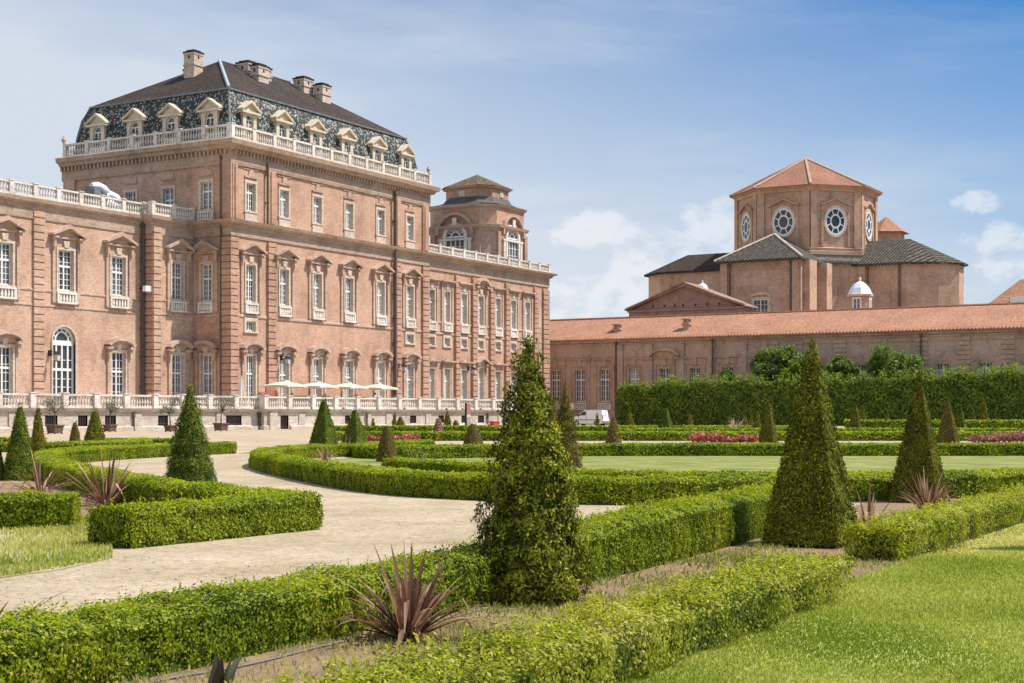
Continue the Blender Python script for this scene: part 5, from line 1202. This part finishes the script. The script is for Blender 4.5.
def olive(u, v, vtop, potw, lean, seed, label):
    x, y = G(u, v); k = y/F; Hh = (v-vtop)*k; pw = potw*k; rng = np.random.default_rng(seed)
    t = bpy.data.objects.new('potted_olive', None); COL.objects.link(t); t.location = (x, y, 0); t.rotation_euler = (0, 0, TH)
    h = pw*.42; hp_ = pw*.62; m = MB(); b = [(-h*.8, -h*.8), (h*.8, -h*.8), (h*.8, h*.8), (-h*.8, h*.8)]; T = [(-h, -h), (h, -h), (h, h), (-h, h)]
    for kx in range(4): j = (kx+1) % 4; m.poly([(*b[kx], .05), (*b[j], .05), (*T[j], hp_), (*T[kx], hp_)])
    m.poly([(*p, hp_-.06) for p in T]); m.box(-h-.03, h+.03, -h-.03, -h+.03, hp_-.1, hp_); m.box(-h-.03, h+.03, h-.03, h+.03, hp_-.1, hp_); m.box(-h-.03, -h+.03, -h+.03, h-.03, hp_-.1, hp_); m.box(h-.03, h+.03, -h+.03, h-.03, hp_-.1, hp_)
    for sx in (-1, 1):
        for sy in (-1, 1): m.box(sx*h*.75-.04, sx*h*.75+.04, sy*h*.75-.04, sy*h*.75+.04, 0, .08)
    m.build('pot', 'terracotta', t, org=(0, 0, 0))
    m = MB(); zc = hp_+(Hh-hp_)*.45; m.tube([(0, 0, hp_-.1), (lean*.3, .02, (hp_+zc)/2), (lean, 0, zc)], [.055, .045, .035], 6); tips = []
    for i in range(14):
        an = rng.uniform(0, 6.28); r = rng.uniform(.25, .85)*pw*.95; z = zc+rng.uniform(.1, 1)*(Hh-zc)*.95; tp = (lean+cos(an)*r, sin(an)*r, z); tips.append(tp); m.tube([(lean, 0, zc-.05), (lean+cos(an)*r*.4, sin(an)*r*.4, zc+(z-zc)*.6), tp], [.03, .018, .006], 4)
    m.build('trunk', 'bark', t, org=(0, 0, 0))
    P = np.concatenate([np.array(tp)+rng.normal(size=(75, 3))*.17*pw for tp in tips]); P[:, 2] = np.maximum(P[:, 2], hp_+.2); N = unit(rng.normal(size=P.shape)); Q = leaf_quads(P, N, .11, .4, .4, .2, rng)
    mesh_np('crown', Q, np.clip(rng.normal(size=len(P))*.25+.5, 0, 1), 'olive', parent=t); return tag(t, label, 'potted tree', 'potted olive trees along the terrace')
olive(55, 434, 399, 15, 0, 71, 'potted olive tree by the terrace wall, leftmost of the row, behind the left yew pair')
olive(110, 432, 399, 12, .05, 72, 'potted olive tree by the terrace wall, just right of the rounded yew on the left')
olive(170.5, 432, 399, 11, -.1, 73, 'potted olive tree by the terrace wall, partly hidden by the lone tall yew')
olive(221, 431, 399, 13, .1, 74, 'potted olive tree with a spreading crown, rightmost of the row by the terrace wall')

# ------------------------------------------------------------------ things on and by the terrace
def parasol(u, label, seed):
    q = 88.8; a = AF(q, u); th = thing('parasol', a, q, TERR, label, 'parasol', 'cream parasols on the terrace'); z0, z1 = 4.0, 4.5; h = 1.5
    m = MB(); E = [(a-h, q-h), (a+h, q-h), (a+h, q+h), (a-h, q+h)]; n = 4
    for k in range(4):
        p, r = E[k], E[(k+1) % 4]
        for i in range(n):
            f, g = i/n, (i+1)/n; P = (p[0]+(r[0]-p[0])*f, p[1]+(r[1]-p[1])*f); R = (p[0]+(r[0]-p[0])*g, p[1]+(r[1]-p[1])*g); sa = .06*sin(pi*f); sb = .06*sin(pi*g)
            m.poly([(*P, z0+sa), (*R, z0+sb), (a, q, z1)]); m.poly([(*P, z0+sa), (*R, z0+sb), (*R, z0-.16+sb), (*P, z0-.16+sa)])
    m.box(a-.28, a+.28, q-.28, q+.28, z1-.1, z1+.04); m.build('canopy', 'canvas', th)
    m = MB(); m.tube([(a, q, TERR+.1), (a, q, z1-.05)], .045, 8)
    for p in E: m.tube([(a, q, z1-.15), (p[0], p[1], z0+.02)], .018, 4)
    m.build('pole', 'wframe', th); MB().box(a-.4, a+.4, q-.4, q+.4, TERR, TERR+.12).build('base', 'dark', th)
parasol(285, 'open cream parasol on the terrace, leftmost of the four', 1); parasol(317, 'open cream parasol on the terrace, second from the left', 2)
parasol(347.5, 'open cream parasol on the terrace, third from the left', 3); parasol(378, 'open cream parasol on the terrace with a person beneath it, rightmost of the four', 4)
def closed_parasol(u):
    q = 86.0; a = AF(q, u); th = thing('closed_parasol', a, q, TERR, 'folded cream parasol on the terrace beside the corner pilaster', 'parasol')
    m = MB(); n = 12; R = []
    for z, r in ((2.5, .30), (2.9, .27), (3.6, .20), (4.2, .10), (4.6, .04)): R.append(m.P(*[(a+r*(1.2 if k % 2 else .75)*cos(2*pi*k/n), q+r*(1.2 if k % 2 else .75)*sin(2*pi*k/n), z) for k in range(n)]))
    for A, B in zip(R, R[1:]):
        for k in range(n): m.face((A+k, A+(k+1) % n, B+(k+1) % n, B+k))
    m.build('canopy', 'canvas', th); MB().tube([(a, q, TERR), (a, q, 4.7)], .04, 8).build('pole', 'wframe', th); MB().box(a-.35, a+.35, q-.35, q+.35, TERR, TERR+.1).build('base', 'dark', th)
closed_parasol(241.5)
def crate(u0, u1, z1, label):
    q = 88.0; a, b = AF(q, u0), AF(q, u1); th = thing('planter_screen', (a+b)/2, q, TERR, label, 'screen', 'brown screens on the terrace')
    m = MB(); m.box(a, b, q-.3, q+.3, TERR, TERR+.5); m.build('trough', 'terracotta', th); m = MB(); z = TERR+.5
    while z < z1-.05: m.box(a, b, q-.04, q+.04, z+.012, z+.15); z += .162
    for x in (a, (a+b)/2-.04, b-.08): m.box(x, x+.08, q+.041, q+.1, TERR+.5, z1)
    m.build('slats', 'signred', th)
crate(260.5, 265.8, 3.3, 'low brown slatted screen left of the tall one on the terrace'); crate(265.9, 274.8, 3.85, 'tall brown slatted screen on the terrace under the leftmost parasol')
def lantern(fr, s, z, label, grp='wall lanterns on the palace'):
    p = fr(s, 0, z); th = thing('wall_lantern', p[0], p[1], p[2], label, 'lantern', grp); m = MB(fr)
    m.box(s-.04, s+.04, .25, 1.0, z+.62, z+.68); m.box(s-.1, s+.1, .0, .26, z+.3, z+.8); m.tube([(s, .2, z+.35), (s, .6, z+.45), (s, .95, z+.64)], .025, 5); m.build('bracket', 'dark', th)
    m = MB(fr); m.prism([(s-.13, z-.1), (s+.13, z-.1), (s+.2, z+.4), (s-.2, z+.4)], .75, 1.15); m.build('lamp_glass', 'lampglass', th)
    m = MB(fr); m.prism([(s-.26, z+.402), (s+.26, z+.402), (s+.06, z+.6), (s-.06, z+.6)], .7, 1.2); m.box(s-.15, s+.15, .8, 1.1, z-.16, z-.102); m.build('cap', 'dark', th)
lantern(F_front(QLW), AF(QLW, 49), 5.9, 'dark wall lantern on a bracket beside the arched door'); lantern(F_front(QM), AF(QM, 279.8), 6.2, 'dark wall lantern above the leftmost parasol')
lantern(F_front(QR), AF(QR, 467), 6.1, 'dark wall lantern between the narrow bays of the right palace wing'); lantern(F_front(QM), AF(QM, 397), 6.0, 'dark wall lantern on the pilaster right of the parasols')
def floodlight():
    s = AF(QLW, 139.6); z = 12.6; p = F_front(QLW)(s, 0, z); th = thing('floodlight', p[0], p[1], p[2], 'white box floodlight beside the downpipe on the left wing', 'floodlight'); fr = F_front(QLW)
    MB(fr).prism([(s-.42, z-.25), (s+.42, z-.25), (s+.36, z+.25), (s-.36, z+.25)], .75, 1.15).build('housing', 'paint', th); MB(fr).box(s-.36, s+.36, .8, 1.1, z-.28, z-.252).build('lens', 'headl', th); MB(fr).box(s-.05, s+.05, 0, .75, z, z+.08).build('bracket', 'dark', th)
floodlight()
def spot(u, n):
    off = (JOG if u > 264 else 0)+.2; a, q, _z = TF(off)(TU(u, off), 0, 0); z = TERR+.057; th = thing('ledge_spotlight', a, q, z, 'small black spotlight on the ledge below the white balustrade', 'spotlight', 'ledge spotlights')
    MB().box(a-.2, a+.2, q-.06, q+.06, z+.03, z+.15).build('housing', 'dark', th); MB().box(a-.16, a+.16, q-.075, q-.061, z+.045, z+.135).build('lens', 'lampglass', th); MB().box(a-.03, a+.03, q-.04, q+.04, z, z+.03).build('foot', 'dark', th)
for i, u in enumerate((256, 291, 313, 344, 359, 378, 405, 420, 438, 447, 463, 481, 494)): spot(u, i)
def person():
    q = 86.9; a = AF(q, 375.2); x, y = W(a, q); J = [(0, 0, .95), (0, 0, 1.2), (0, 0, 1.42), (0, 0, 1.52), (0, -.01, 1.66), (.10, 0, .92), (.11, -.02, .48), (.11, .02, .06), (.12, -.14, .03), (-.10, 0, .92), (-.11, -.02, .48), (-.11, .02, .06), (-.12, -.14, .03), (.19, 0, 1.38), (.25, -.05, 1.12), (.2, -.28, 1.08), (.17, -.36, 1.09), (-.19, 0, 1.38), (-.26, -.02, 1.1), (-.27, -.1, .86), (-.27, -.13, .78)]
    E = [(0, 1), (1, 2), (2, 3), (3, 4), (0, 5), (5, 6), (6, 7), (7, 8), (0, 9), (9, 10), (10, 11), (11, 12), (2, 13), (13, 14), (14, 15), (15, 16), (2, 17), (17, 18), (18, 19), (19, 20)]
    R = [.13, .12, .13, .055, .10, .09, .06, .045, .04, .09, .06, .045, .04, .06, .045, .033, .035, .06, .045, .033, .035]
    def skin(name, idx, grow, mat, parent):
        me = bpy.data.meshes.new(name); mp = {i: k for k, i in enumerate(idx)}; me.from_pydata([J[i] for i in idx], [(mp[p], mp[r]) for p, r in E if p in mp and r in mp], []); me.materials.append(MT[mat]); o = bpy.data.objects.new(name, me); COL.objects.link(o)
        md = o.modifiers.new('Skin', 'SKIN'); ss = o.modifiers.new('Sub', 'SUBSURF'); ss.levels = ss.render_levels = 1
        sv_ = me.skin_vertices[0].data
        for k, i in enumerate(idx): sv_[k].radius = (R[i]*grow, R[i]*grow*.8); sv_[k].use_root = (k == 0)
        if parent: o.parent = parent
        return o
    b = skin('person', list(range(21)), 1.0, 'skin', None); b.location = (x, y, TERR); b.rotation_euler = (0, 0, TH+.5)
    skin('shirt', [2, 1, 0, 13, 14, 17, 18], 1.14, 'shirt', b); skin('trousers', [0, 5, 6, 7, 9, 10, 11], 1.16, 'trouser', b)
    m = MB(); m.lathe(0, .01, [(.02, 1.79), (.075, 1.775), (.112, 1.72), (.115, 1.66), (.10, 1.62)], 12); m.build('hair', 'hair', b, org=(0, 0, 0), smooth=True)
    tag(b, 'person with dark hair in a pale top standing under the rightmost parasol', 'person')
person()
def totem():
    a, q = AQ(*G(468, 428.0)); th = thing('sign_totem', a, q, 0, 'narrow upright sign, dull red above and brown grey below, by the terrace wall', 'sign'); w = .36
    MB().box(a-w, a+w, q-.08, q+.08, .1, 1.05).build('lower_panel', 'signgrey', th); MB().box(a-w, a+w, q-.08, q+.08, 1.052, 1.3).build('middle_panel', 'stone', th); MB().box(a-w, a+w, q-.08, q+.08, 1.302, 2.35).build('upper_panel', 'signred', th); MB().box(a-w-.06, a-w-.004, q-.1, q+.1, 0, 2.4).build('post', 'dark', th); MB().box(a-w-.1, a+w+.1, q-.2, q+.2, 0, .098).build('base', 'dark', th)
totem()
def redbox():
    a, q, _z = TF(JOG+.6)(TU(494.6, JOG+.6), 0, 0); th = thing('red_box', a, q, 0, 'small dark red box at the foot of the terrace wall', 'box'); MB().box(a-.55, a+.55, q-.25, q+.25, .05, .55).build('body', 'red', th); MB().box(a-.6, a+.6, q-.3, q+.3, .552, .62).build('lid', 'red', th); MB().box(a-.5, a+.5, q-.2, q+.2, 0, .049).build('base', 'dark', th)
redbox()
def board():
    a = 171.5; q = QL(a, 568.8); th = thing('notice_board', a, q, 0, 'pale blank board on posts in front of the long building, left of the white van', 'board'); fr = F_left(a); w = .62
    MB(fr).box(q-w, q+w, 0, .06, 1.75, 2.8).build('panel', 'white_stone', th)
    for sg in (-1, 1): MB(fr).box(q+sg*w*.8-.04, q+sg*w*.8+.04, -.08, -.002, 0, 2.7).build('post', 'pipe', th)
board()
def duct():
    q = 99.0; a = AF(q, 97); th = thing('ventilation_unit', a, q, 19.26, 'grey ventilation unit with white hoods on the roof behind the left balustrade', 'ventilation unit')
    MB().box(a-.9, a+.6, q-.6, q+.6, 19.3, 21.6).build('casing', 'lead', th)
    for da, z in ((-.2, 21.6), (1.3, 21.0), (1.1, 20.3)): MB().tube([(a+da-.7, q-.2, z), (a+da, q-.25, z+.12), (a+da+.5, q-.5, z-.1), (a+da+.62, q-.75, z-.45)], [.3, .36, .36, .38], 10).build('hood', 'dome', th, smooth=True)
duct()
def make_van(x, y, rot, label):
    """front at local -x"""
    t = bpy.data.objects.new('van', None); COL.objects.link(t); t.location = (x, y, 0); t.rotation_euler = (0, 0, rot); tag(t, label, 'van', 'parked white vans'); X = .0; L = 4.15; hw = .86
    def arch(cx, r=.36): return [(cx+r*cos(k*pi/8), .30+r*sin(k*pi/8)) for k in range(9)]
    low = [(0, .30)]; low2 = [(.02, .62), (.10, .86), (.30, .98), (.98, 1.12)]
    out = [(-.0, .30), (.0, .55), (.06, .80), (.28, .96), (.95, 1.12), (1.02, 1.15), (4.02, 1.15), (4.12, .9), (4.15, .32)]+arch(3.33)+arch(.83)
    m = MB(); n = len(out); A = m.P(*[(p[0], -hw, p[1]) for p in out]); B = m.P(*[(p[0], hw, p[1]) for p in out]); m.face(range(A, A+n)); m.face(range(B, B+n))
    for k in range(n): m.face((A+k, A+(k+1) % n, B+(k+1) % n, B+k))
    top = [(1.0, 1.14), (1.62, 1.70), (1.85, 1.79), (3.4, 1.80), (3.92, 1.76), (4.02, 1.14)]; hs = [hw-.01, hw-.13, hw-.16, hw-.16, hw-.12, hw-.01]; n = len(top)
    A = m.P(*[(p[0], -h, p[1]) for p, h in zip(top, hs)]); B = m.P(*[(p[0], h, p[1]) for p, h in zip(top, hs)]); m.face(range(A, A+n)); m.face(range(B, B+n))
    for k in range(n): m.face((A+k, A+(k+1) % n, B+(k+1) % n, B+k))
    def pt(o): o.parent = t; return o
    b = m.build('body', 'paint', None); pt(b); b.modifiers.new('Bevel', 'BEVEL').width = .03
    m = MB(); m.poly([(1.02, -.74, 1.18), (1.02, .74, 1.18), (1.59, .66, 1.67), (1.59, -.66, 1.67)]); o = m.build('windscreen', 'vglass', None); pt(o); o.location = (-.012, 0, .012)
    for sg in (-1, 1):
        m = MB(); m.prism([(1.16, 1.20), (2.0, 1.20), (2.0, 1.64), (1.62, 1.64)], sg*(hw-.075), sg*(hw-.02)); pt(m.build('side_window', 'vglass', None))
        m = MB(); m.box(.6, 3.9, sg*hw, sg*(hw+.02), .66, .74); pt(m.build('side_moulding', 'rubber', None))
        m = MB(); m.box(1.05, 1.2, sg*(hw+.005), sg*(hw+.2), 1.12, 1.3); pt(m.build('mirror', 'rubber', None))
        m = MB(); m.prism([(.02, .66), (.30, .92), (.46, .95), (.30, .70)], sg*(hw-.12), sg*(hw+.012)); pt(m.build('headlight', 'headl', None))
        m = MB(); m.box(4.06, 4.14, sg*(hw-.14), sg*(hw+.008), .8, 1.25); pt(m.build('tail_light', 'red', None))
        m = MB(); m.box(2.1, 2.13, sg*hw, sg*(hw+.006), .42, 1.13); m.box(1.08, 1.11, sg*hw, sg*(hw+.006), .5, 1.13); m.box(1.9, 2.05, sg*hw, sg*(hw+.03), .98, 1.02); pt(m.build('door_seams', 'pipe', None))
        for cx in (.83, 3.33):
            m = MB(); prof = [(.0, -.09), (.24, -.10), (.31, -.08), (.315, .0), (.31, .08), (.24, .10), (0, .09)]; N = 18; rg = []
            for r, d in prof: rg.append(m.P(*[(cx+r*cos(2*pi*i/N), sg*(hw-.1)+d, .315+r*sin(2*pi*i/N)) for i in range(N)]))
            for P_, Q_ in zip(rg, rg[1:]):
                for i in range(N): m.face((P_+i, P_+(i+1) % N, Q_+(i+1) % N, Q_+i))
            w = m.build('wheel', 'rubber', None); pt(w); ORG[w.name] = (0, 0, 0)
            m = MB(); d = sg*(hw+.004); m.prism([(cx+.2*cos(2*pi*i/16), .315+.2*sin(2*pi*i/16)) for i in range(16)], d-.02*sg, d+.01*sg); m.build('rim', 'rim', w, org=(0, 0, 0))
    m = MB(); m.box(-.05, .12, -hw-.01, hw+.01, .3, .58); m.box(4.08, 4.2, -hw-.01, hw+.01, .32, .58); pt(m.build('bumpers', 'lead', None))
    m = MB(); m.box(4.021, 4.06, -.012, .012, .6, 1.7); pt(m.build('rear_door_seam', 'pipe', None)); return t
aV = 150.5; qv = QL(aV, 573.6); vx, vy = W(aV, qv)
make_van(vx, vy, TH-pi/2, 'white delivery van parked in front of the long brick building')
aV = 147.5; qv = QL(aV, 503.5); vx, vy = W(aV, qv)
make_van(vx, vy, TH-pi/2, 'white van almost hidden behind the shaggy foreground yew at the end of the terrace')
def hose():
    m = MB(); pts = [W(a, q) for a, q in ((4.2, 4.88), (5.2, 4.93), (5.7, 4.82), (6.5, 4.9), (7.3, 4.86), (8.2, 4.93))]; pts = smooth_path(pts, 2); m.tube([(x, y, .012) for x, y in pts], .0085, 6); o = m.build('hose', 'hose', None); tag(o, 'grey irrigation hose on the soil along the foot of the near left hedge', 'hose')
hose()

# ------------------------------------------------------------------ grass and weeds
def blades_field(name, poly_ab, dens, hmin, hmax, mat, seed, z=.006, lean=.5, wid=.006, lvc=.45, mask=None, kind='stuff'):
    rng = np.random.default_rng(seed); (a0, a1), (b0, b1) = poly_ab
    n = int((a1-a0)*(b1-b0)*dens); a = rng.uniform(a0, a1, n); b = rng.uniform(b0, b1, n); x = a*CT+b*ST; y = a*ST-b*CT
    ok = (y > 5.5) & (np.abs(x/y) < .40); P = np.stack([x, y, np.full(n, z)], 1)[ok]
    d = np.linalg.norm(P[:, :2], axis=1); keep = rng.uniform(0, 1, len(P)) < np.clip((9.0/d)**1.6, .12, 1); 
    if mask is not None: keep &= mask(P, rng)
    P = P[keep]; d = d[keep]; n = len(P); s = np.clip(d/9.0, 1, 2.6)
    h = (rng.uniform(hmin, hmax, n)*(1+.35*vnoise(P, 2.2, seed)))*np.sqrt(s); az = rng.uniform(0, 2*pi, n); ln = rng.uniform(.1, lean, n)*h; w = wid*s*rng.uniform(.6, 1.3, n); az2 = rng.uniform(0, 2*pi, n)
    dirx = np.stack([np.cos(az), np.sin(az), np.zeros(n)], 1); wx = np.stack([np.cos(az2), np.sin(az2), np.zeros(n)], 1)*w[:, None]; up = np.array([0, 0, 1.0])
    b1_ = P+wx; b2 = P-wx; t1 = P+dirx*ln[:, None]+up*h[:, None]; m1 = P+dirx*(ln*.35)[:, None]+up*(h*.62)[:, None]
    Q = np.stack([b2, b1_, m1+wx*.8, t1], 1); lv = np.clip(lvc+vnoise(P, .7, seed+1)*.34+vnoise(P, 2.3, seed+2)*.30+rng.normal(size=n)*.13, 0, 1)
    return mesh_np(name, Q, lv, mat)
g = blades_field('grass', ((3, 32), (-3.42, 9)), 9500, .008, .026, 'grass', 81, wid=.0042); tag(g, 'mown lawn grass in the right foreground', 'grass', None, 'stuff')
g = blades_field('weeds', ((3, 30), (-5.1, -3.3)), 1900, .012, .045, 'weed', 82, lean=.9, wid=.0045, mask=lambda P, r: (vnoise(P, 2.1, 5)+r.normal(size=len(P))*.3) > -.05); tag(g, 'low weeds growing in the bed between the near hedges', 'weeds', None, 'stuff')
g = blades_field('grass', ((6.0, 13), (-16, -8.0)), 3000, .015, .045, 'grass', 83, mask=lambda P, r: (U0+F*P[:, 0]/P[:, 1] < 112) & (V0+EYE*F/P[:, 1] < 588-.165*(U0+F*P[:, 0]/P[:, 1]+60)) & (vnoise(P, 1.6, 8)+r.normal(size=len(P))*.4 > -.2)); tag(g, 'patchy grass verge at the left end of the gravel path', 'grass', None, 'stuff')

def litter():
    """loose stones and dry leaves on the path"""
    rng = np.random.default_rng(91); n = 3200; v = V0+rng.uniform(40, 190, n); u = rng.uniform(-20, 640, n); Y = EYE*F/(v-V0); x = (u-U0)/F*Y; a, b = x*CT+Y*ST, x*ST-Y*CT
    ok = (b < -5.75) & ~((b > -10.8) & (a > 9.8) & (a < 13.6)); P = np.stack([x, Y, np.full(n, .006)], 1)[ok]; N = np.tile([0, 0, 1.0], (len(P), 1)); Q = leaf_quads(P, N, .017, .7, .0, .12, rng, .35)
    o = mesh_np('path_litter', Q, rng.uniform(0, 1, len(P)), 'litter'); tag(o, 'loose stones and dry leaf litter scattered over the gravel path', 'litter', None, 'stuff')
litter()
